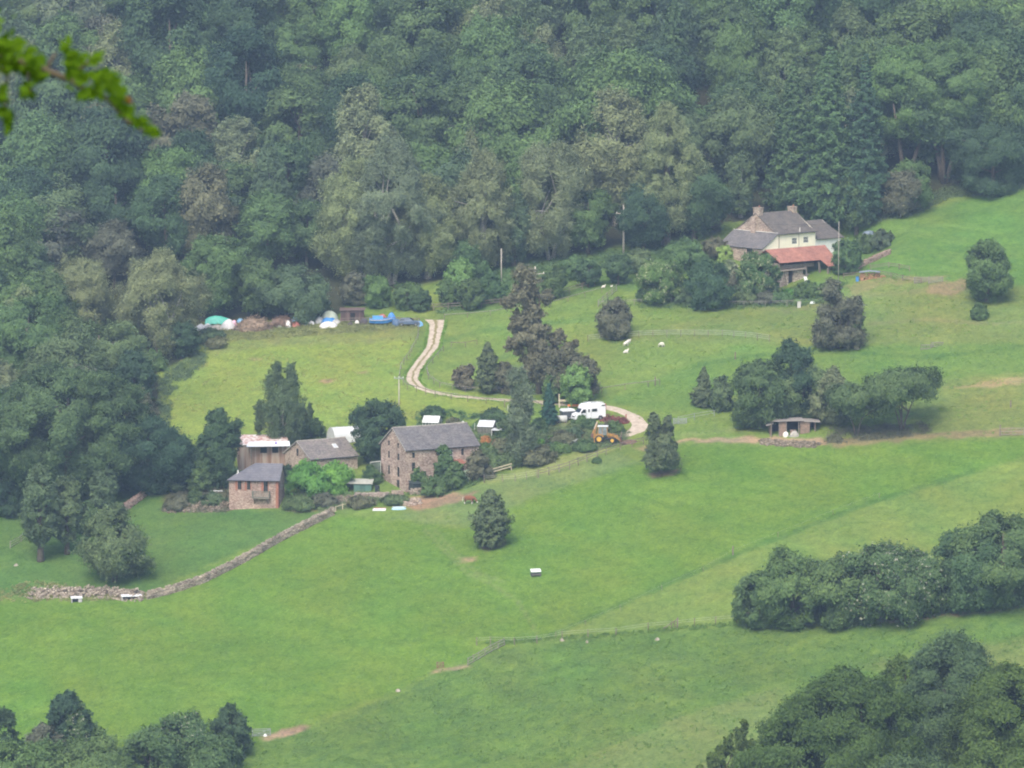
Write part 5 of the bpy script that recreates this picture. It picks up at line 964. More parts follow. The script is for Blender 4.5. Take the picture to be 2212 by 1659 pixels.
fence([(690, 1100), (712, 1099)], 2, 1.0, 2, 'thin metal hurdle behind the drystone wall end', GALV, rw=.03, pw=.04, seed=25)
def gate(u, v, ln, h, rz, label, mat, bars=5, group=None):
    o = thing('field_gate', G(u, v), label, 'gate', group, rz); f = MB(); f.bar((0, 0, .0), (0, 0, h), .12, .08); f.bar((ln, 0, 0), (ln, 0, h), .12, .08); f.bar((0, 0, .15), (ln, 0, h - .1), .03, .07); f.build('frame', mat, o)
    for k in range(bars): z = .18 + (h - .25) * k / (bars - 1); MB().bar((.06, -.02, z), (ln - .06, -.02, z), .035, .09).build('rail', mat, o)
    return o
gate(1975, 613, 2.7, 1.25, R(6), 'grey timber hurdle between the log stack and the lone tree, left one', CACHE['silver_wood'], 6, 'hurdles right of the log stack')
gate(2006, 613, 2.6, 1.3, R(4), 'grey timber hurdle between the log stack and the lone tree, right one', CACHE['silver_wood'], 6, 'hurdles right of the log stack')
gate(1455, 917, 2.2, 1.1, R(8), 'small metal gate left of the grey rail fence', GALV, 5)
gate(944, 1444, .95, 1.0, R(5), 'small rusty gate standing alone on the lower bank', paint('rust_iron', (.22, .12, .08), .8, .3, 3), 4)
gate(545, 1592, 2.6, 1.2, R(8), 'dark metal gate at the end of the bottom left hedge', GALV, 5)
def pallet(u, v, label, rz):
    o = thing('wooden_hurdle', G(u, v), label, 'hurdle', rz=rz); f = MB()
    for k in range(6): f.bar((k * .42, .25, 0), (k * .42, 0, 1.05), .12, .05)
    f.build('slat', CACHE['silver_wood'], o); f = MB(); f.bar((-.1, .18, .25), (2.3, .18, .25), .05, .12); f.bar((-.1, .03, .95), (2.3, .03, .95), .05, .12); f.build('rail', CACHE['silver_wood'], o); return o
pallet(1990, 757, 'weathered slatted hurdle lying in the right field, left piece', R(14)); pallet(2012, 752, 'weathered slatted hurdle lying in the right field, right piece', R(18))
for u, v, h, lb in ((1583, 1199, 1.4, 'single taller dark post on the border of lush and olive grass'), (1415, 833, 1.6, 'stout post with pale top at the end of the brushy fence'), (1302, 886, 1.3, 'reddish post left of the two beside the road bend'), (1308, 888, 1.3, 'reddish post right behind the camper van rear'), (1352, 907, 1.0, 'short red post at the inner road edge'),
                    (1342, 945, .9, 'short post in front of the digger bucket'), (1588, 776, 1.3, 'single thin post in the grass left of the shed trees'), (2183 // 1, 880, 1.2, 'leaning thin post in the far right field'), (2160, 915 + 27, 1.9, 'stout brown gate post at the right border'), (1463, 1358, 1.7, 'strainer post with slanting brace on the lower fence')):
    o = thing('post', G(u, v), lb, 'post'); q = MB().bar((0, 0, -.3), (.03, 0, h), .2, .2); 
    if u == 1463: MB().bar((-2.1, 0, 0), (0, 0, h * .85), .12, .12).build('brace', POSTM, o)
    q.build('timber', POSTM if 'red' not in lb else paint('red_post', (.32, .11, .07), .8, .2, 3), o)

# ------------------------------------------------------------------ poles
PM = paint('pole_wood', (.50, .45, .38), .9, .2, 2)
def pole(u, v, vt, r, label, arm=0, rz=0, lamp=False, ins=True):
    P = G(u, v); h = (v - vt) / ppm(P); o = thing('utility_pole', P, label, 'pole', rz=rz); MB().tube([(0, 0, -.5), (0, 0, h)], [r, r * .7], 8).build('pole', PM, o, True)
    if arm:
        z = h * (.83 if arm > 1.3 else 1.0) - .1; MB().bar((-arm, -.1, z), (arm, -.1, z), .12, .12).build('crossarm', PM if arm > 1.3 else GALV, o)
        for x in (-arm * .92, 0, arm * .92): MB().tube([(x, -.1, z + .05), (x, -.1, z + .32)], .07, 6).build('insulator', WFR, o)
    return o, P + Vector((0, 0, h))
_, t1 = pole(1347, 550, 441, .2, 'tall utility pole with crossarm in front of the dark wood', 1.45)
_, t2 = pole(1156, 660, 575, .16, 'utility pole with short metal crossarm rising out of the purplish tree', 1.7, R(5))
_, t3 = pole(1083, 610, 536, .12, 'plain thin pole at the wood edge left of the crossarm poles'); _, t4 = pole(862, 890, 815, .12, 'grey pole standing in the meadow left of the track bend', .8)
_, t5 = pole(1811, 612, 478, .06, 'tall pole in front of the right end of the red tiled barn')
wi = MB()
for a, b, s in ((t1, t2, 1.2), (t1, t5, 1.5), (t2, t4, 2.0)):
    for dx in (-1.0, 1.0): wi.tube([a.lerp(b, k / 12) + Vector((dx, 0, -.3 - s * 4 * (k / 12) * (1 - k / 12))) for k in range(13)], .012, 4, False)
tag(wi.build('power_line', paint('black_cable', (.03, .03, .03), .6, .1, 2)), 'thin overhead cables strung between the utility poles', 'cable')

# ------------------------------------------------------------------ vehicles
VW = paint('white_van_paint', (.82, .83, .84), .35, .04, 1); RUB = paint('tyre_rubber', (.025, .025, .027), .85, .2, 4); STEEL = paint('grey_steel', (.3, .31, .32), .5, .15, 3, metal=.4)
def wheel(root, x, y, z, r, wdt, rim, axis_y=True):
    t = MB().tube([(x, y - wdt / 2, z), (x, y - wdt / 2 + .04, z), (x, y + wdt / 2 - .04, z), (x, y + wdt / 2, z)], [r * .9, r, r, r * .9], 20); w_ = t.build('wheel', RUB, root, True)
    m = MB().tube([(x, y - wdt / 2 - .012, z), (x, y + wdt / 2 + .012, z)], r * .55, 14).build('rim', rim, w_); return w_
def van():
    o = thing('camper_van', G(1272, 912) + Vector((0, 1.2, .25)), 'white high-roofed camper van parked by the gravel road', 'van', rz=R(180 + 24))   # local +X is forward (left and towards the viewer)
    pr = [(-2.75, .35), (-2.75, 2.1), (-2.68, 2.75), (-2.4, 2.84), (1.0, 2.84), (1.45, 2.6), (1.62, 2.05), (2.15, 1.32), (2.72, 1.12), (2.85, .85), (2.88, .4), (2.7, .3), (-2.6, .3)]
    mb = MB(); n = len(pr); ys = [(-1.0, 1), (-.93, 1.0)]
    ring = lambda y, k: [(x * (1 if k == 1 else .995), y * (1 if z < 1.9 else (.93 if z < 2.5 else .84)), z) for x, z in pr]
    mb.add(ring(-1.0, 1) + ring(1.0, 1), [tuple(range(n)), tuple(range(n, 2 * n))[::-1]] + [(i, i + n, (i + 1) % n + n, (i + 1) % n) for i in range(n)]); b = mb.build('body', VW, o, bevel=.06)
    gl = paint('van_glass', (.02, .025, .03), .08, .1, 1)
    Q = lambda nm, q, m, p=o: MB().slab(q, .025).build(nm, m, p)
    # windscreen and side glass (both sides)
    MB().add([(1.64, -.82, 2.02), (1.64, .82, 2.02), (2.13, .86, 1.40), (2.13, -.86, 1.40)], [(0, 1, 2, 3)]).build('windscreen', gl, o).location = (.03, 0, .03)
    for s in (-1, 1):
        def side(nm, poly, m): MB().extrude(poly, s * 1.0, s * 1.025).build(nm, m, o)
        side('side_window', [(1.95, 1.36), (1.52, 1.95), (1.0, 1.95), (1.0, 1.36)], gl); side('side_window', [(.55, 1.45), (.55, 1.95), (.3, 1.95), (.3, 1.45)], gl); side('side_window', [(-.15, 1.5), (-.15, 1.98), (-1.1, 1.98), (-1.1, 1.5)], gl)
        MB().extrude([(-2.0, 2.38), (-2.0, 2.56), (-2.6, 2.56), (-2.6, 2.38)], s * .93, s * .965).build('side_window', gl, o)
        MB().extrude([(.9, .5), (.9, 1.9), (.87, 1.9), (.87, .5)], s * 1.0, s * 1.012).build('door_seam', STEEL, o); MB().extrude([(-.0, .5), (-.0, 1.9), (-.03, 1.9), (-.03, .5)], s * 1.0, s * 1.012).build('door_seam', STEEL, o)
        MB().box(.95, 1.1, s * 1.02 - .02, s * 1.02 + .02, 1.15, 1.2).build('door_handle', STEEL, o)
        MB().box(1.75, 1.9, s * 1.16 - .1, s * 1.16 + .1, 1.35, 1.65).build('mirror', paint('black_plastic', (.03, .03, .03), .6, .1, 2), o)
        MB().box(2.72, 2.86, s * .72 - .2, s * .72 + .2, .85, 1.02).build('headlight', paint('lamp_glass', (.5, .52, .52), .2, .1, 2), o)
        for x in (1.85, -1.75): wheel(o, x, s * .9, .34, .34, .24, STEEL)
        for x in (1.85, -1.75): MB().tube([(x, s * 1.0, .36), (x, s * 1.014, .36)], .45, 18).build('wheel_arch', CACHE['black_plastic'], o)
    MB().box(2.8, 2.9, -.5, .5, .62, .8).build('grille', CACHE['black_plastic'], o); MB().box(2.78, 2.95, -.95, .95, .3, .55).build('bumper', paint('bumper_white', (.7, .7, .7), .5, .05, 2), o)
    rk = MB()
    for x in (.6, -.2, -1.6, -2.3): rk.bar((x, -.7, 3.0), (x, .7, 3.0), .05, .05)
    for y in (-.7, .7): rk.bar((.7, y, 2.97), (-2.5, y, 2.97), .05, .05)
    rk.box(-.2, .35, -.3, .3, 2.84, 3.05); rk.build('roof_rack', VW, o)
van()
def box_trailer():
    o = thing('covered_trailer', G(1226, 908) + Vector((0, .8, .1)), 'small white-topped dark trailer left of the camper van', 'trailer', rz=R(200)); MB().box(-1.1, 1.1, -.75, .75, .35, 1.4).build('body', paint('dark_grey_panel', (.08, .09, .10), .5, .2, 2), o)
    r = MB(); r.extrude([(-1.2, 1.4), (-1.2, 1.55), (-.9, 1.8), (.9, 1.8), (1.2, 1.55), (1.2, 1.4)], -.8, .8); r.build('cover', VW, o, bevel=.04)
    for s in (-1, 1): wheel(o, 0, s * .82, .3, .3, .16, STEEL)
    MB().tube([(1.1, 0, .45), (2.2, 0, .45)], .05, 6).build('drawbar', STEEL, o)
    o = thing('white_tank', G(1214, 912), 'rounded dirty white tank in front of the small trailer', 'tank'); t = MB(); t.tube([(-.9, 0, .55), (-.8, 0, .55), (.8, 0, .55), (.9, 0, .55)], [.3, .62, .62, .3], 16); t.build('tank', paint('dirty_white', (.55, .55, .52), .6, .15, 2), o, True); f = MB(); f.box(-.7, -.5, -.5, .5, -.2, .2); f.box(.5, .7, -.5, .5, -.2, .2); f.build('cradle', TIMB, o)
box_trailer()
def digger():
    Y = paint('digger_yellow', (.40, .215, .05), .6, .3, 3); YR = paint('rim_yellow', (.70, .42, .06), .5, .1, 3); BK = paint('digger_black', (.035, .035, .035), .6, .2, 2); MUD = paint('muddy_steel', (.16, .09, .065), .85, .25, 3)
    o = thing('backhoe_loader', G(1306, 957) + Vector((0, 0, .05)), 'yellow backhoe digger with folded rear arm facing right', 'digger', rz=R(-6))
    for s in (-1, 1): wheel(o, -.85, s * .8, .72, .74, .45, YR); wheel(o, 1.35, s * .8, .5, .52, .34, YR)
    b = MB(); b.box(-1.5, 2.2, -.42, .42, .6, .95); b.build('chassis', BK, o)
    e = MB(); e.extrude([(.55, .95), (.55, 1.62), (1.9, 1.42), (2.2, 1.3), (2.22, .85), (1.9, .8)], -.4, .4); e.build('bonnet', Y, o, bevel=.04); MB().box(.7, 2.0, -.43, .43, 1.38, 1.44).build('bonnet_top', BK, o)
    for s in (-1, 1): MB().extrude([(-1.6, .9), (-1.5, 1.35), (-1.0, 1.58), (-.4, 1.5), (-.1, 1.2), (-.05, 1.1)], s * .62, s * 1.02).build('mudguard', Y, o)
    c = MB()
    for x, y in ((-1.15, -.72), (-1.15, .72), (.5, -.72), (.5, .72)): c.bar((x, y, 1.2), (x * .85, y * .95, 2.75), .09, .09)
    c.bar((-.3, -.72, 1.3), (-.3, -.7, 2.75), .08, .08); c.bar((-.3, .72, 1.3), (-.3, .7, 2.75), .08, .08); c.build('cab_frame', Y, o)
    g = MB(); g.box(-.98, .40, -.64, .64, 1.35, 2.72); g.build('cab_glass', paint('cab_glass', (.20, .24, .26), .15, .5, 1.4), o); MB().box(-1.15, .6, -.78, .78, 2.74, 2.86).build('cab_roof', VW, o); MB().box(-.7, -.3, -.25, .25, 1.3, 2.1).build('seat', BK, o)
    MB().tube([(1.2, -.3, 1.5), (1.2, -.3, 2.1)], .05, 6).build('exhaust', BK, o)
    a = MB()
    for s in (-1, 1): a.bar((.35, s * .55, 1.45), (1.6, s * .55, 1.25), .12, .24); a.bar((1.6, s * .55, 1.25), (2.75, s * .55, .45), .12, .22)
    ld = a.build('loader_arm', Y, o); k = MB(); k.extrude([(2.6, .95), (2.72, .3), (2.85, .02), (3.6, .0), (3.62, .06), (2.95, .12), (2.85, .35), (2.75, 1.0)], -1.1, 1.1); k.build('bucket', MUD, ld)
    r = MB(); r.bar((-1.6, 0, .7), (-1.75, 0, 1.5), .5, .35); r.bar((-1.75, 0, 1.1), (-1.35, 0, 3.1), .26, .34); bm = r.build('boom', Y, o); MB().bar((-1.2, 0, 3.55), (-2.0, 0, 1.5), .2, .26).build('dipper_arm', Y, bm); MB().bar((-1.2, -.14, 3.6), (-1.75, -.14, 2.3), .1, .1).build('hydraulic_ram', WFR, bm)
    kb = MB(); kb.extrude([(-1.85, 1.6), (-2.25, 1.45), (-2.3, 1.0), (-1.95, .85), (-1.85, 1.0)], -.3, .3); kb.build('rear_bucket', MUD, bm)
    for s in (-1, 1): MB().bar((-1.65, s * .75, .15), (-1.65, s * .75, 1.25), .16, .16).build('stabiliser', Y, o)
digger()
def car(u, v, rz, col, label):
    o = thing('parked_car', G(u, v) + Vector((0, .8, .1)), label, 'car', rz=rz); pr = [(-2.05, .35), (-2.08, .8), (-1.95, 1.0), (-1.5, 1.42), (.1, 1.45), (.8, 1.0), (1.9, .85), (2.08, .6), (2.05, .35)]
    n = len(pr); mb = MB(); f = lambda s: [(x, s * (.8 if z < 1.02 else .62), z) for x, z in pr]; mb.add(f(-1) + f(1), [tuple(range(n)), tuple(range(n, 2 * n))[::-1]] + [(i, i + n, (i + 1) % n + n, (i + 1) % n) for i in range(n)]); mb.build('body', col, o, bevel=.05)
    for s in (-1, 1):
        MB().add([(-1.45, s * .68, 1.3), (0, s * .68, 1.33), (.5, s * .76, 1.03), (-1.75, s * .76, 1.03)], [(0, 1, 2, 3)]).build('side_window', GLASS, o)
        for x in (-1.3, 1.3): wheel(o, x, s * .74, .3, .3, .18, STEEL)
    MB().add([(.13, -.6, 1.45), (.13, .6, 1.45), (.8, .7, 1.03), (.8, -.7, 1.03)], [(0, 1, 2, 3)]).build('windscreen', GLASS, o).location = (.02, 0, .015); return o
car(884, 706, R(-8), paint('dull_blue_car', (.09, .13, .20), .4, .15, 2), 'dull blue-grey car parked at the top left end of the track')

# ------------------------------------------------------------------ the tarpaulin row above the meadow
ROW = 'wrapped bales and covered heaps above the meadow'
def lumps(name, u, v, ls, mat, label, cat, group=None, mats=None):
    P = G(u, v); s = ppm(P); o = thing(name, P, label, cat, group)
    for i, (du, w_, h_, dv) in enumerate(ls):
        MB().lump((du / s, 0, -dv / s - .15), (w_ / 2 / s, w_ / 2.6 / s, h_ / s + .15), int(u) + i, .16, 16, 9).build('sack' if len(ls) > 1 else 'heap', mat, o, True)
    return o
TEAL = paint('turquoise_tarpaulin', (.10, .50, .40), .5, .12, 2, bump=.3); BAG = paint('white_bale_wrap', (.74, .72, .72), .5, .15, 3, bump=.3); BLUE = paint('blue_tarpaulin', (.06, .24, .58), .5, .15, 2, bump=.3); GRN = paint('grey_green_tarpaulin', (.33, .38, .31), .6, .2, 2, bump=.3)
def tarp():
    P = G(470, 704); s = ppm(P); o = thing('covered_boat', P + Vector((0, 1, 0)), 'turquoise tarpaulin stretched over a long hump', 'tarpaulin', rz=R(3)); mb = MB(); vs = []; nx, ny = 14, 8
    for i in range(nx + 1):
        for j in range(ny + 1):
            x = -2.35 + 4.8 * i / nx; y = -1 + 2 * j / ny; top = 1.05 + .75 * math.sin(math.pi * (i / nx) ** .8); z = .35 + (top - .35) * max(0, 1 - abs(y) ** 2.2) + .03 * math.sin(i * 1.9 + j)
            vs.append((x, y * (1 + .1 * math.sin(i)), z))
    mb.add(vs, [(i * (ny + 1) + j, (i + 1) * (ny + 1) + j, (i + 1) * (ny + 1) + j + 1, i * (ny + 1) + j + 1) for i in range(nx) for j in range(ny)]); mb.build('tarpaulin', TEAL, o, True)
tarp()
lumps('bale_sack', 434, 711, [(0, 26, 11, 0), (14, 22, 12, 0)], BAG, 'dirty white sacks left of the turquoise tarpaulin', 'sack', ROW); lumps('bale_sack', 468, 710, [(0, 34, 8, 0)], paint('buff_sack', (.46, .42, .36), .8, .2, 2), 'buff sack lying under the turquoise tarpaulin', 'sack', ROW)
lumps('bale_sack', 494, 710, [(0, 34, 20, 0)], BAG, 'big white sack with a pink corner right of the turquoise tarpaulin', 'sack', ROW); lumps('pink_sheet', 506, 708, [(0, 14, 16, 0)], paint('pink_plastic', (.75, .42, .55), .5, .15, 2), 'pink plastic corner on the big white sack', 'sheet', ROW)
def brush(u, v, w_, h_, label, seed, col=(.25, .185, .13)):
    P = G(u, v); s = ppm(P); o = thing('brushwood_pile', P, label, 'wood pile'); mb = MB(); rr = random.Random(seed); W_, H_ = w_ / s / 2, h_ / s
    for _ in range(330):
        a = rr.uniform(0, 6.28); q = rr.random() ** .5; z = H_ * (1 - q * q) * rr.uniform(.3, 1.05); c = Vector((math.cos(a) * q * W_, math.sin(a) * q * 1.4, max(.02, z))); d = Vector((rr.uniform(-1, 1), rr.uniform(-1, 1), rr.uniform(-.35, .5))).normalized() * rr.uniform(.35, .9); r = rr.uniform(.03, .075)
        mb.tube([c - d, c + d], [r, r * .6], 5, True)
    mb.lump((0, 0, -.1), (W_ * .9, 1.2, H_ * .8), seed, .2); mb.build('brushwood', paint('dead_wood_%d' % seed, col, .9, .4, 2), o)
brush(548, 712, 90, 30, 'big pile of dead brushwood between the white and the blue sacks', 4); brush(610, 703, 60, 22, 'smaller brushwood pile behind the blue barrel', 5, (.22, .15, .11))
lumps('blue_barrel', 591, 704, [(0, 14, 9, 0)], BLUE, 'small round blue drum at the foot of the brushwood', 'barrel', ROW); lumps('bale_sack', 622, 706, [(0, 15, 13, 0)], BAG, 'upright white sack beside the blue topped red heap', 'sack', ROW)
lumps('blue_cover', 637, 699, [(0, 24, 14, 0)], paint('light_blue_sheet', (.20, .42, .66), .5, .12, 2), 'light blue cover on the red heap', 'cover', ROW); lumps('red_heap', 641, 703, [(0, 26, 8, 0)], paint('red_brown_cloth', (.42, .15, .12), .8, .2, 2), 'red-brown heap under the light blue cover', 'heap', ROW)
lumps('tarpaulin_heap', 712, 694, [(0, 42, 22, 0)], GRN, 'grey-green tarpaulin mound left of the rusty shed', 'tarpaulin', ROW); lumps('blue_cover', 711, 697, [(0, 38, 12, 0)], BLUE, 'blue sheet under the grey-green mound', 'cover', ROW); lumps('bale_sack', 690, 698, [(0, 22, 14, 0)], paint('grey_wrap', (.42, .43, .43), .6, .15, 2), 'grey sack left of the grey-green mound', 'sack', ROW); lumps('bale_sack', 709, 705, [(0, 42, 10, 0)], BAG, 'long low white sack in front of the grey-green mound', 'sack', ROW)
lumps('white_bag', 771, 700, [(0, 10, 8, 0)], BAG, 'small white bag in front of the rusty shed', 'bag', ROW)
for i, (u, v, wd, hg, mt, lb) in enumerate((
    (416, 712, 18, 8, 'BAG', 'small white sack at the far left of the row, by the pale birch'), (452, 711, 24, 9, 'G2', 'grey-white sack between the dirty white sacks and the buff one'), (520, 712, 24, 9, 'G2', 'grey sheet at the right foot of the big white sack'), (519, 696, 16, 8, 'LB', 'light blue scrap lying behind the big white sack'),
    (606, 706, 16, 7, 'G2', 'grey bundle right of the small blue drum'), (658, 701, 18, 9, 'G2', 'grey bundle right of the red heap'), (672, 700, 16, 7, 'BAG', 'flat white scrap left of the grey sack'), (726, 699, 22, 9, 'G2', 'dull bundle at the left corner of the rusty shed'),
    (757, 703, 16, 8, 'DK', 'dark bundle at the door of the rusty shed'), (786, 700, 20, 12, 'DK', 'dark bundle between rusty shed and blue boat'), (856, 702, 22, 13, 'DB', 'dark blue crate cover right of the blue boat'), (826, 686, 20, 8, 'RD', 'red and orange bundle behind the blue boat'), (906, 704, 16, 10, 'LB', 'pale blue scrap at the gate post by the track top'))):
    lumps('covered_bundle', u, v, [(0, wd, hg, 0)], {'BAG': BAG, 'G2': paint('grey_bundle', (.40, .40, .38), .7, .3, 2, bump=.3), 'LB': CACHE['light_blue_sheet'], 'DK': paint('dark_bundle', (.07, .06, .06), .8, .3, 2), 'DB': paint('dark_blue_cover', (.06, .12, .22), .5, .2, 2), 'RD': CACHE['red_brown_cloth']}[mt], lb, 'bundle', ROW)
def rshed():
    o = thing('rusty_shed', G(742, 700) + Vector((0, 1.5, .2)), 'dark rusty corrugated hut between the tarpaulins and the blue hull', 'shed'); m = corrugated('dark_rust_tin', (.05, .035, .032), (.11, .065, .055), (.18, .12, .10)); MB().box(-.6, 3.7, 0, 2.5, -.4, 2.2).build('wall', m, o); MB().slab([(-.8, -.3, 2.15), (3.9, -.3, 2.25), (3.9, 2.7, 2.45), (-.8, 2.7, 2.4)], .07).build('roof', paint('rusty_roof', (.13, .085, .07), .9, .3, 2), o); MB().box(1.2, 2.1, -.04, 0, -.3, 1.7).build('door', DARK, o)
rshed()
def hull():
    o = thing('blue_boat', G(822, 704) + Vector((0, 1.0, .1)), 'bright blue boat hull with white stripe on the meadow edge', 'boat', rz=R(4)); mb = MB(); sec = []
    for x, b, zb, zt in ((-2.1, .7, .35, 1.15), (-1.2, .9, .25, 1.1), (0, .95, .22, 1.1), (1.2, .75, .28, 1.18), (2.1, .08, .6, 1.35)): sec += [(x, -b, zt), (x, -b * .75, zb + .1), (x, 0, zb), (x, b * .75, zb + .1), (x, b, zt)]
    mb.add(sec, [(i * 5 + k, (i + 1) * 5 + k, (i + 1) * 5 + (k + 1) % 5, i * 5 + (k + 1) % 5) for i in range(4) for k in range(5)] + [(0, 1, 2, 3, 4)]); mb.build('hull', BLUE, o)
    q = MB(); q.bar((-2.1, -.74, .98), (-1.2, -.94, .94), .05, .1); q.bar((-1.2, -.94, .94), (0, -.99, .94), .05, .1); q.bar((0, -.99, .94), (1.2, -.79, 1.02), .05, .1); q.bar((1.2, -.79, 1.02), (2.05, -.12, 1.2), .05, .1); q.build('rubbing_strake', WFR, o)
    d = MB(); d.box(-1.5, .4, -.6, .6, 1.1, 1.65); d.build('cabin_cover', paint('sky_blue_sheet', (.12, .36, .68), .5, .12, 2), o)
hull()
lumps('blue_ball', 846, 690, [(0, 18, 15, 0)], BLUE, 'round blue covered thing standing right of the boat hull', 'cover', ROW)

# ------------------------------------------------------------------ small things about the farm
def simple(name, u, v, label, cat, parts, rz=0, group=None, dz=0):
    o = thing(name, G(u, v) + Vector((0, 0, dz)), label, cat, group, rz)
    for nm, mb, m in parts: mb.build(nm, m, o)
    return o
def feeder():
    o = thing('sheep_feeder', G(1157, 1245), 'white-topped dark feed trough alone in the lush field', 'feeder', rz=R(16)); b = MB(); b.box(-.75, .75, -.35, .35, .15, .55); b.build('trough', paint('dark_trough', (.07, .07, .075), .6, .2, 2), o)
    MB().slab([(-.8, -.42, .78), (.8, -.42, .78), (.8, .3, 1.15), (-.8, .3, 1.15)], .05).build('lid', VW, o); l = MB()
    for x in (-.7, .7):
        for y in (-.3, .3): MB().bar((x, y, -.15), (x, y, .8), .07, .07).build('leg', STEEL, o)
    MB().bar((-.8, -.4, .32), (.8, -.4, .32), .04, .08).build('rail', CACHE['silver_wood'], o)
feeder()
def trough(u, v, ln, label, lids):
    o = thing('stone_hutch', G(u, v), label, 'hutch', rz=R(12)); b = MB(); b.box(0, ln, .5, .9, -.2, .75); b.box(0, .1, 0, .5, -.2, .75); b.box(ln - .55, ln, 0, .5, -.2, .75); b.build('box', paint('pale_box', (.50, .48, .50), .7, .12, 2), o); MB().slab([(-.1, -.1, .77), (ln + .1, -.1, .77), (ln + .1, 1.0, .92), (-.1, 1.0, .92)], .06).build('lid', VW, o); MB().box(.1, ln - .55, .42, .5, -.2, .75).build('opening', DARK, o)
trough(155, 1303, 1.6, 'small white-topped hutch below the collapsed stone wall', 1); trough(264, 1299, 3.0, 'long white-topped hutch at the lower end of the drystone wall', 1)
simple('white_bucket', 1191, 984, 'white bucket standing on the grass below the digger garden', 'bucket', [('bucket', MB().tube([(0, 0, 0), (0, 0, .42)], [.17, .24], 12), VW), ('handle', MB().tube([(-.24, 0, .4), (-.15, -.1, .62), (.15, -.1, .62), (.24, 0, .4)], .015, 5), STEEL)])
o = simple('garden_table', 1231, 962, 'low table with pale sloping top left of the digger', 'table', [('table_top', MB().slab([(-1.1, -.4, .75), (1.0, -.4, .8), (1.3, .4, 1.05), (-.8, .4, 1.0)], .06), paint('mottled_board', (.45, .47, .44), .7, .25, 3))])
for x, y in ((-.9, -.3), (.85, -.3), (1.0, .3), (-.7, .3)): MB().bar((x, y, -.2), (x, y, .8), .08, .08).build('leg', STEEL, o)
heap('scrap_heap', [(1308, 909), (1330, 910), (1350, 913)], .9, 1.3, 'dark red scrap heap right of the camper van', 'heap', 31, 260, paint('dark_red_scrap', (.17, .055, .045), .8, .4, 3, bump=.4), .2)
heap('soil_heap', [(1345, 958), (1368, 956)], .7, .6, 'reddish soil heap in front of the digger bucket', 'heap', 32, 160, paint('red_earth', (.24, .15, .11), .95, .3, 2), .16)
simple('orange_barrier', 1240, 881, 'orange and white plastic barrier behind the camper van bonnet', 'barrier', [('barrier', MB().box(-1.1, 1.1, -.05, .05, .25, .6), paint('orange_plastic', (.75, .25, .08), .5, .1, 2)), ('post', MB().box(-1.05, -.95, -.12, .12, -.2, .3), VW), ('post', MB().box(.95, 1.05, -.12, .12, -.2, .3), VW)])
simple('wooden_post_frame', 1208, 880, 'light wooden frame behind the blue-green spruce', 'frame', [('post', MB().bar((0, 0, -.3), (0, 0, 2.3), .22, .22), PALE), ('rail', MB().bar((0, -.15, 1.2), (2.4, -.15, 1.2), .08, .35), PALE)], rz=R(4))
simple('white_pallet', 818, 1103, 'white and red board lying in the grass below the stone mound', 'board', [('board', MB().slab([(-1.0, -.3, .1), (1.1, -.3, .1), (1.2, .5, .3), (-.9, .5, .3)], .12), VW), ('edge', MB().bar((-.9, .5, .36), (1.2, .5, .36), .08, .1), CACHE['red_post'])])
simple('blue_rowing_boat', 862, 1100, 'small pale blue upturned boat right of the white board', 'boat', [('hull', MB().lump((0, 0, 0), (1.25, .5, .42), 8, .04, 18, 8), paint('pale_blue_paint', (.38, .58, .68), .5, .1, 2)), ('keel', MB().bar((-1.1, 0, .4), (1.1, 0, .4), .07, .08), VW)], rz=R(6))
simple('plank', 462, 1077, 'white plank lying on top of the stony bank', 'plank', [('plank', MB().bar((-.6, 0, 1.3), (1.4, 0, 1.3), .2, .08), VW)])
simple('bin', 815, 1064, 'dark bin standing at the left foot of the mill', 'bin', [('body', MB().tube([(0, 0, -.2), (0, 0, 1.1)], [.36, .42], 12), paint('dark_bin', (.03, .04, .05), .5, .1, 2)), ('lid', MB().tube([(0, 0, 1.1), (0, 0, 1.2)], [.45, .35], 12), paint('dark_bin', (.03, .04, .05)))])
simple('glass_porch_frame', 812, 1040, 'white framed glass lean-to box beside the left side of the mill', 'greenhouse', [('frame', MB().bar((-.9, 0, 0), (-.9, 0, 2.0), .06, .06).bar((.8, 0, 0), (.8, 0, 2.2), .06, .06).bar((-.9, 0, 2.0), (.8, 0, 2.2), .08, .08), WFR), ('glazing', MB().box(-.88, .78, .03, 1.2, 0, 1.98), CACHE['shed_glass'])], rz=R(4), dz=1.2)
simple('white_post_box', 1726, 664, 'pale box with green top in the farmhouse garden', 'box', [('box', MB().box(-.3, .3, -.3, .3, -.1, 1.1), paint('dull_white', (.5, .5, .46), .8, .15, 3)), ('lid', MB().box(-.9, .38, -.4, .35, 1.2, 1.32), paint('mossy_lid', (.18, .27, .1), .9, .2, 3))])
lumps('white_sheet', 1755, 655, [(0, 14, 4, 0)], VW, 'crumpled white sheet right of the pale box', 'sheet')
def logs():
    o = thing('log_stack', G(1858, 606), 'stack of orange cut logs right of the red tiled barn', 'log stack', rz=R(6)); rr = random.Random(2); mb = MB()
    for k in range(150): x = rr.uniform(0, 4.6); z = rr.uniform(-.1, 1.35 if x < 3.6 else .9); r = rr.uniform(.09, .16); mb.tube([(x, -.4 + rr.uniform(-.08, .08), z), (x, .6, z)], r, 7)
    mb.build('logs', paint('orange_logs', (.42, .24, .13), .9, .35, 3), o)
logs()
simple('log_cover', 1876, 604, 'bluish rippled sheet over the log stack', 'sheet', [('sheet', MB().slab([(-1.7, -.6, 1.35), (.2, -.6, 1.62), (.2, .8, 1.7), (-1.7, .8, 1.45)], .06).slab([(.22, -.6, 1.62), (2.1, -.6, 1.4), (2.1, .8, 1.5), (.22, .8, 1.7)], .06), paint('blue_grey_sheet', (.24, .27, .33), .6, .2, 1.5))])
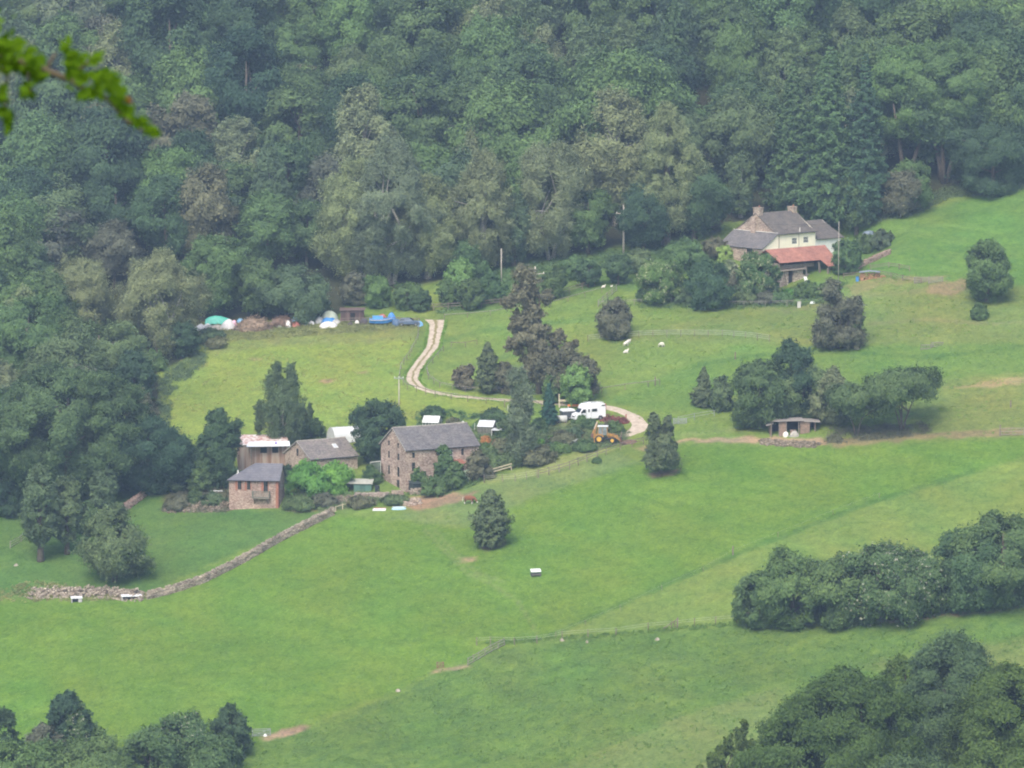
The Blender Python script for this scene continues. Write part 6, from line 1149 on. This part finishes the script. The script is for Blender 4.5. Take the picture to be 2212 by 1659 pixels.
simple('blue_barrel', 1852, 607, 'blue drum at the left end of the log stack', 'barrel', [('drum', MB().tube([(0, 0, -.2), (0, 0, .85)], .3, 12), BLUE), ('lid', MB().tube([(0, 0, .85), (0, 0, .9)], .31, 12), paint('black_plastic', (.03, .03, .03)))])
simple('blue_trailer', 1878, 508, 'blue-grey sheeted trailer at the field top behind the dark bush', 'trailer', [('load', MB().lump((0, 0, .3), (1.3, .8, .6), 5, .08), paint('slate_blue_sheet', (.16, .21, .27), .5, .2, 2)), ('bed', MB().box(-1.3, 1.3, -.7, .7, .1, .35), STEEL)])
for u, v, l in ((1214, 1384, 'pale boulder below the lower fence, left one'), (1268, 1388, 'small pale stone beside the pale boulder'), (1420, 1382, 'brownish boulder below the lower fence, right one'), (35, 1222, 'pale rounded stone at the left border below the orchard'), (860, 1493, 'flat pale stone on the lower field bank'), (1083, 1122, 'tiny white stone right of the egg-shaped evergreen')):
    lumps('boulder', u, v, [(0, 11 if 'tiny' not in l and 'small' not in l else 6, 5, 0)], paint('pale_boulder', (.34, .30, .24), .9, .2, 3), l, 'stone')
lumps('sheep_lick', 1015 if 0 else 573, 1590, [(0, 8, 5, 0)], VW, 'white tub by the gate of the bottom left hedge', 'tub'); simple('feed_box', 502, 1612, 'small brown box at the foot of the bottom left hedge', 'box', [('box', MB().box(-.9, .9, -.3, .3, -.1, .55), paint('brown_box', (.30, .20, .16), .9, .2, 2)), ('lid', MB().box(-.95, .95, -.35, .35, .55, .62), STONE2)])
# garden bed between mill and shed: cane frames
simple('bean_canes', 1052, 930, 'thin white garden stakes above the mill roof', 'stakes', [('stake', MB().bar((-4.2, 0, 0), (-4.2, 0, 1.6), .08, .08).bar((-4.25, 0, 1.5), (-3.9, 0, 1.5), .3, .2), WFR), ('stake', MB().bar((-2.1, .4, 0), (-2.1, .4, 1.2), .06, .06), WFR)])
simple('white_gate_post', 1097, 890, 'short white stake in the meadow behind the slender birch', 'stake', [('stake', MB().bar((0, 0, -.2), (0, 0, 1.3), .1, .1), WFR)])
simple('garden_bench', 985, 934, 'white garden seat half hidden above the mill roof', 'seat', [('seat', MB().box(-.8, .8, -.3, .3, .35, .45), VW), ('leg', MB().box(-.75, -.65, -.28, .28, -.2, .35), VW), ('leg', MB().box(.65, .75, -.28, .28, -.2, .35), VW)])

# ------------------------------------------------------------------ animals: skinned bodies
def skin(name, V, E, Rd, mat, parent, sub=1):
    me = bpy.data.meshes.new(name + '_cage'); me.from_pydata(V, E, []); o = bpy.data.objects.new(name, me); COL.objects.link(o)
    m = o.modifiers.new('s', 'SKIN'); sv = me.skin_vertices[0].data
    for i, r in enumerate(Rd): sv[i].radius = r if isinstance(r, tuple) else (r, r); sv[i].use_root = (i == 0)
    o.modifiers.new('u', 'SUBSURF').levels = sub + 1
    dg = bpy.context.evaluated_depsgraph_get(); ev = o.evaluated_get(dg); me2 = bpy.data.meshes.new_from_object(ev); o.modifiers.clear(); o.data = me2; me2.name = name
    me2.materials.clear(); me2.materials.append(mat); me2.shade_smooth()
    if parent: o.parent = parent
    return o
def cowmat():
    m, n, o = _mat('red_and_white_hide'); tc = n.nodes.new('ShaderNodeTexCoord'); sx = n.nodes.new('ShaderNodeSeparateXYZ'); n.links.new(tc.outputs['Object'], sx.inputs[0]); t = _noise(n, 2.2, 3)
    ad = n.nodes.new('ShaderNodeMath'); ad.operation = 'MULTIPLY_ADD'; ad.inputs[1].default_value = .3; n.links.new(t.outputs[0], ad.inputs[0]); n.links.new(sx.outputs[2], ad.inputs[2])
    c = _ramp(n, ad.outputs[0], [(.50, (.72, .68, .62)), (.56, (.17, .075, .045)), (1, (.22, .10, .06))]); d = n.nodes.new('ShaderNodeBsdfDiffuse'); n.links.new(c, d.inputs[0]); n.links.new(d.outputs[0], o.inputs[0]); return m
def cow():
    o = thing('cow', G(1013, 1089), 'brown cow with white legs and face grazing by the bare earth', 'cow', rz=R(-18))
    V = [(-.55, 0, 1.08), (0, 0, 1.05), (.55, 0, 1.1), (.85, 0, 1.12), (1.1, 0, .88), (1.32, 0, .55), (1.45, 0, .28), (-.8, 0, 1.12)]; E = [(0, 1), (1, 2), (2, 3), (3, 4), (4, 5), (5, 6), (0, 7)]; Rr = [(.36, .38), (.38, .42), (.34, .38), (.24, .28), (.15, .2), (.13, .15), (.085, .09), (.22, .25)]
    for x, y, hind in ((.6, .2, 0), (.55, -.2, 0), (-.7, .2, 1), (-.62, -.2, 1)):
        b = len(V); src = 2 if not hind else 0
        V += [(x, y, .75), (x + (.05 if hind else 0) + (.06 if hind else 0), y, .52) if hind else (x, y, .48), (x - (.1 if hind else 0), y, .38 if hind else .3), (x - (.05 if hind else 0), y, .04)]; E += [(src, b), (b, b + 1), (b + 1, b + 2), (b + 2, b + 3)]; Rr += [(.17 if hind else .13,) * 2, (.1, .1), (.065, .065), (.07, .07)]
    skin('body', V, E, Rr, cowmat(), o)
    W_ = paint('white_hide', (.72, .68, .62), .9, .06, 3); skin('face_blaze', [(1.24, 0, .72), (1.38, 0, .46), (1.47, 0, .27)], [(0, 1), (1, 2)], [.1, .125, .095], W_, o)
    for s in (-1, 1): skin('ear', [(1.2, s * .12, .78), (1.16, s * .28, .8)], [(0, 1)], [.04, .03], CACHE['red_post'] if 0 else paint('brown_hide', (.30, .10, .045), .9, .1, 3), o)
    skin('tail', [(-1.0, 0, 1.2), (-1.1, 0, .9), (-1.1, 0, .45)], [(0, 1), (1, 2)], [.035, .03, .05], W_, o)
cow()
WOOL = paint('sheep_wool', (.72, .68, .60), .95, .1, 6, bump=.4); FACE = paint('sheep_face', (.60, .55, .48), .9, .08, 4)
def sheep(u, v, rz, label, pose='graze', sc=1.0):
    o = thing('sheep', G(u, v), label, 'sheep', 'sheep in the middle field', rz); o.scale = (sc,) * 3; dz = 0 if pose != 'lie' else -.32
    hd = {'graze': [(.62, 0, .45), (.76, 0, .2)], 'up': [(.55, 0, .95), (.74, 0, .98)], 'lie': [(.6, 0, .8), (.78, 0, .78)]}[pose]
    V = [(-.35, 0, .68 + dz), (0, 0, .68 + dz), (.35, 0, .7 + dz), (.5, 0, .72 + dz * .6)] + [hd[0]]; E = [(0, 1), (1, 2), (2, 3), (3, 4)]; Rr = [(.26, .27), (.29, .3), (.25, .27), (.15, .17), (.11, .12)]
    if pose != 'lie':
        for x, y, hind in ((.3, .13, 0), (.34, -.13, 0), (-.4, .13, 1), (-.34, -.13, 1)):
            b = len(V); V += [(x, y, .45), (x + (.04 if hind else 0), y, .3), (x - (.05 if hind else 0), y, .2), (x, y, .02)]; E += [(2 if not hind else 0, b), (b, b + 1), (b + 1, b + 2), (b + 2, b + 3)]; Rr += [(.1, .1), (.055, .055), (.04, .04), (.045, .045)]
    else:
        for x, y in ((.35, .2), (.4, -.2), (-.3, .25), (-.25, -.25)): b = len(V); V += [(x, y, .16), (x + .18, y * 1.15, .06)]; E += [(2 if x > 0 else 0, b), (b, b + 1)]; Rr += [(.09, .09), (.05, .05)]
    skin('body', V, E, Rr, WOOL, o); skin('head', [hd[0], hd[1]], [(0, 1)], [.1, .065], FACE, o)
    for s in (-1, 1): skin('ear', [(hd[0][0], s * .09, hd[0][2] + .05), (hd[0][0] - .02, s * .2, hd[0][2] + .05)], [(0, 1)], [.03, .02], FACE, o)
sheep(1352, 748, R(30), 'upright white sheep looking right, nearest the brown bush', 'up'); sheep(1427, 750, R(-25), 'lone white sheep grazing right of the others'); sheep(1350, 763, R(5), 'white sheep lying down below the standing one', 'lie')
sheep(1357, 742, R(20), 'partly hidden sheep just behind the standing one', 'up', .8); sheep(1302, 622, R(10), 'small white lamb lying beside the upper orchard fence', 'lie', .8); sheep(1320, 620, R(20), 'tiny white lamb near the small orchard tree', 'lie', .5)

# ------------------------------------------------------------------ rough vegetation nobody could count
def rough(name, poly, count, hgt, spread, leaf, seed, leaves=14, size=.13, thin=None):
    rg = np.random.default_rng(seed); pg = [G(*p) for p in poly]; x0, x1 = min(p.x for p in pg), max(p.x for p in pg); y0, y1 = min(p.y for p in pg), max(p.y for p in pg); X = np.empty(0); Y = np.empty(0)
    while len(X) < count:
        x = rg.uniform(x0, x1, count * 3); y = rg.uniform(y0, y1, count * 3); u, v = UV(x, y, H(x, y)); k = inpoly(u, v, poly) & (wob(x, y, 7, seed) + .5 * wob(x, y, 2.5, seed + 1) + rg.normal(size=x.shape) * .25 > (-.2 if thin is None else thin)); X = np.concatenate([X, x[k]]); Y = np.concatenate([Y, y[k]])
    X, Y = X[:count], Y[:count]; hh = hgt * rg.uniform(.35, 1.3, count); n = count * leaves; i = np.repeat(np.arange(count), leaves)
    dx, dy, t = rg.normal(size=n), rg.normal(size=n), rg.uniform(0, 1, n) ** .7; px = X[i] + dx * spread * hh[i] / hgt * .6; py = Y[i] + dy * spread * hh[i] / hgt * .6; pz = H(px, py) + t * hh[i] * np.exp(-.35 * (dx * dx + dy * dy)) + .03
    Nn = np.stack([dx * .6 + rg.normal(size=n) * .4, dy * .6 - .2 + rg.normal(size=n) * .4, .7 + rg.uniform(0, 1, n)], -1)
    o = bpy.data.objects.new(name, leaves_mesh(name, np.stack([px, py, pz], -1), Nn, size, L[leaf] if isinstance(leaf, str) else leaf, rg)); COL.objects.link(o); tag(o, kind='stuff'); return o
GR = leafmat('meadow_tuft', (.072, .128, .028), (.105, .165, .036), tr=.2); GD = leafmat('rush_tuft', (.055, .10, .026), (.08, .13, .034), tr=.2); GY = leafmat('dry_tuft', (.12, .125, .045), (.17, .165, .07), tr=.2)
rough('undergrowth', [(1040, 1000), (1010, 960), (1000, 930), (1090, 905), (1180, 925), (1290, 915), (1360, 935), (1350, 960), (1200, 985), (1110, 1015)], 1500, .7, .55, 'olive', 41, 26, .12)
rough('undergrowth', [(880, 1068), (900, 1020), (1010, 1000), (1040, 1040), (1000, 1060), (940, 1075)], 500, .6, .5, 'mid', 42, 26, .12)
rough('undergrowth', [(350, 1105), (370, 1060), (495, 1050), (495, 1108)], 420, .7, .5, 'brown', 43, 24, .12)
rough('undergrowth', [(612, 1105), (620, 1070), (840, 1065), (850, 1080), (760, 1100)], 620, .7, .5, 'olive', 44, 24, .12)
rough('undergrowth', [(900, 935), (900, 880), (960, 885), (1060, 900), (1100, 925), (1030, 930)], 420, .5, .4, 'mid', 45, 22, .11)
rough('undergrowth', [(1380, 665), (1400, 625), (1560, 600), (1700, 625), (1830, 610), (1800, 655), (1600, 668)], 1100, .8, .6, 'mid', 46, 24, .14)
rough('undergrowth', [(425, 740), (430, 700), (740, 695), (905, 690), (905, 708), (700, 722), (560, 735)], 900, .5, .5, GY, 47, 20, .12)
rough('undergrowth', [(330, 1000), (345, 820), (420, 760), (450, 745), (440, 790), (370, 850), (360, 1000)], 500, .9, .6, 'olive', 48, 24, .13)
rough('undergrowth', [(940, 680), (1080, 580), (1300, 545), (1560, 520), (1540, 570), (1300, 590), (1100, 640)], 1600, .8, .7, 'mid', 49, 20, .15)
rough('undergrowth', [(1860, 480), (1950, 455), (2050, 405), (2212, 388), (2300, 380), (2300, 400), (2212, 408), (2050, 430), (1950, 472)], 700, 1.0, .7, 'olive', 50, 22, .15)
rough('undergrowth', [(1600, 1360), (1600, 1325), (2300, 1270), (2300, 1315), (1900, 1350)], 900, .7, .6, 'hedge', 51, 22, .12)
rough('undergrowth', [(1780, 960), (1790, 925), (2000, 915), (2010, 935), (1900, 950)], 500, .6, .6, 'brown', 52, 20, .12)
rough('undergrowth', [(-60, 1300), (60, 1255), (330, 1285), (300, 1296), (150, 1300)], 500, .45, .4, GY, 53, 20, .1)
rough('rough_grass', [(300, 1760), (560, 1618), (860, 1508), (930, 1468), (1090, 1412), (1280, 1385), (1600, 1362), (2300, 1320), (2300, 1900), (0, 1900)], 3600, .26, .38, GD, 54, 16, .10, .12)
rough('rough_grass', [(870, 1120), (1400, 980), (2212, 960), (2212, 1000), (1190, 1372), (560, 1600), (0, 1640), (0, 1310), (310, 1300)], 2600, .14, .3, GR, 55, 12, .07, .2)
rough('rough_grass', [(1290, 870), (960, 700), (1290, 640), (2300, 560), (2300, 940), (1800, 940), (1470, 940)], 2600, .16, .34, GR, 56, 12, .09, .15)
rough('rough_grass', [(345, 960), (350, 800), (450, 745), (900, 720), (860, 860), (1000, 900), (700, 960)], 1200, .14, .32, GY, 57, 12, .08, .15)
for k, (e, sd) in enumerate(((TL, 60), (TR, 61))): rough('verge_grass', [(p[0] - 3, p[1] - 1) for p in e] + [(p[0] + 3, p[1] + 1) for p in e[::-1]], 900, .22, .22, GR, sd, 12, .07, -1)
rough('verge_grass', [(1050, 1398), (1280, 1380), (1600, 1352), (1600, 1342), (1280, 1370), (1050, 1388)], 420, .4, .3, GD, 62, 16, .09, -1)

# ------------------------------------------------------------------ the overhanging tree beside the viewer, out of focus
def near_tree():
    gx, gy = -4.6, 8.4; base = ground(gx, gy); o = thing('overhanging_tree', base, 'blurred leafy branch reaching in at the upper left', 'tree'); DIST = 8.6
    def W(u, v, d=DIST):
        r = ray(u, v); r = r / r[1]; return Vector((r[0] * d, d, CZ + r[2] * d)) - base
    tr = MB(); top = W(-380, -250, 8.4); tr.tube([(0, 0, -.6), (.05, 0, 1.2), (.1, 0, top.z * 1.05), (.15, .1, top.z * 1.9)], [.22, .17, .13, .05], 10); tr.build('trunk', BARK, o, True)
    st = MB(); A = [(.1, 0, top.z * .95), W(-700, -60), W(-380, 30), W(-120, 85), W(0, 118), W(80, 145), W(150, 172), W(185, 195), W(235, 215), W(275, 262), W(318, 288)]; st.tube(A, [.05, .032, .018, .011, .009, .0075, .006, .0055, .005, .0035, .002], 7)
    sub = [[(150, 168), (190, 135), (200, 118)], [(185, 195), (225, 190), (245, 168)], [(60, 140), (62, 175), (60, 205)], [(0, 118), (20, 150), (10, 200), (15, 260)], [(20, 125), (30, 100)], [(235, 215), (262, 205), (278, 222)], [(100, 150), (120, 115)], [(-60, 100), (-40, 160), (-30, 230)]]
    for s in sub: st.tube([W(*p) for p in s], [.004, .003] + [.002] * (len(s) - 2), 5)
    st.build('branch', BARK, o, True)
    rr = np.random.default_rng(5); pts = []
    clus = [(12, 108, 26, 26), (55, 125, 24, 20), (30, 135, 34, 18), (75, 140, 20, 18), (85, 160, 14, 10), (140, 100, 8, 12), (150, 118, 12, 14), (195, 128, 22, 10), (165, 150, 14, 22), (178, 172, 18, 12), (215, 160, 26, 8), (240, 170, 14, 12), (208, 192, 26, 10), (190, 205, 14, 6), (255, 195, 14, 20), (262, 225, 10, 16), (275, 240, 10, 12), (300, 262, 14, 9), (322, 280, 14, 10), (15, 255, 7, 20), (52, 205, 10, 10), (60, 190, 7, 10), (5, 205, 7, 12), (5, 240, 7, 8), (-70, 100, 60, 50), (-60, 200, 40, 50), (-200, 60, 90, 60), (-300, 20, 90, 70), (-420, -80, 120, 90)]
    P = []; Nn = []
    for (u, v, a, b) in clus:
        for _ in range(int(8 + a * b / 16)):
            p = W(u + rr.normal() * a * .62, v + rr.normal() * b * .62, DIST + rr.normal() * .08); P.append(tuple(p)); Nn.append((rr.normal() * .6, -.5 + rr.normal() * .5, .6 + rr.normal() * .5))
    P = np.array(P); Nn = np.array(Nn)
    near = leafmat('near_hawthorn', (.055, .125, .008), (.16, .27, .016), tr=.5)
    c = bpy.data.objects.new('leaves', leaves_mesh('leaves', P, Nn, .014, near, rr, .6)); COL.objects.link(c); c.parent = o
    P2 = np.array([tuple(W(u, v)) for u, v in ((248, 188), (252, 196), (278, 218), (274, 214), (64, 195), (10, 150))]); c = bpy.data.objects.new('leaves', leaves_mesh('leaves', P2, np.array([[0, -1, .4]] * len(P2)), .009, leafmat('near_orange', (.16, .08, .015), (.2, .10, .02), tr=.4), rr, .6)); COL.objects.link(c); c.parent = o; c['label'] = 'orange tinted young leaves'
near_tree()
# ------------------------------------------------------------------ summer haze in the valley air
hm, hn, hoo = _mat('haze'); pv = hn.nodes.new('ShaderNodeVolumePrincipled'); pv.inputs['Color'].default_value = (.55, .75, 1.0, 1); pv.inputs['Density'].default_value = .0002; pv.inputs['Anisotropy'].default_value = .1
hn.links.new(pv.outputs[0], hoo.inputs['Volume'])
hz = MB().box(-430, 430, -130, 1170, -97, 190).build('haze', hm); tag(hz, kind='stuff')
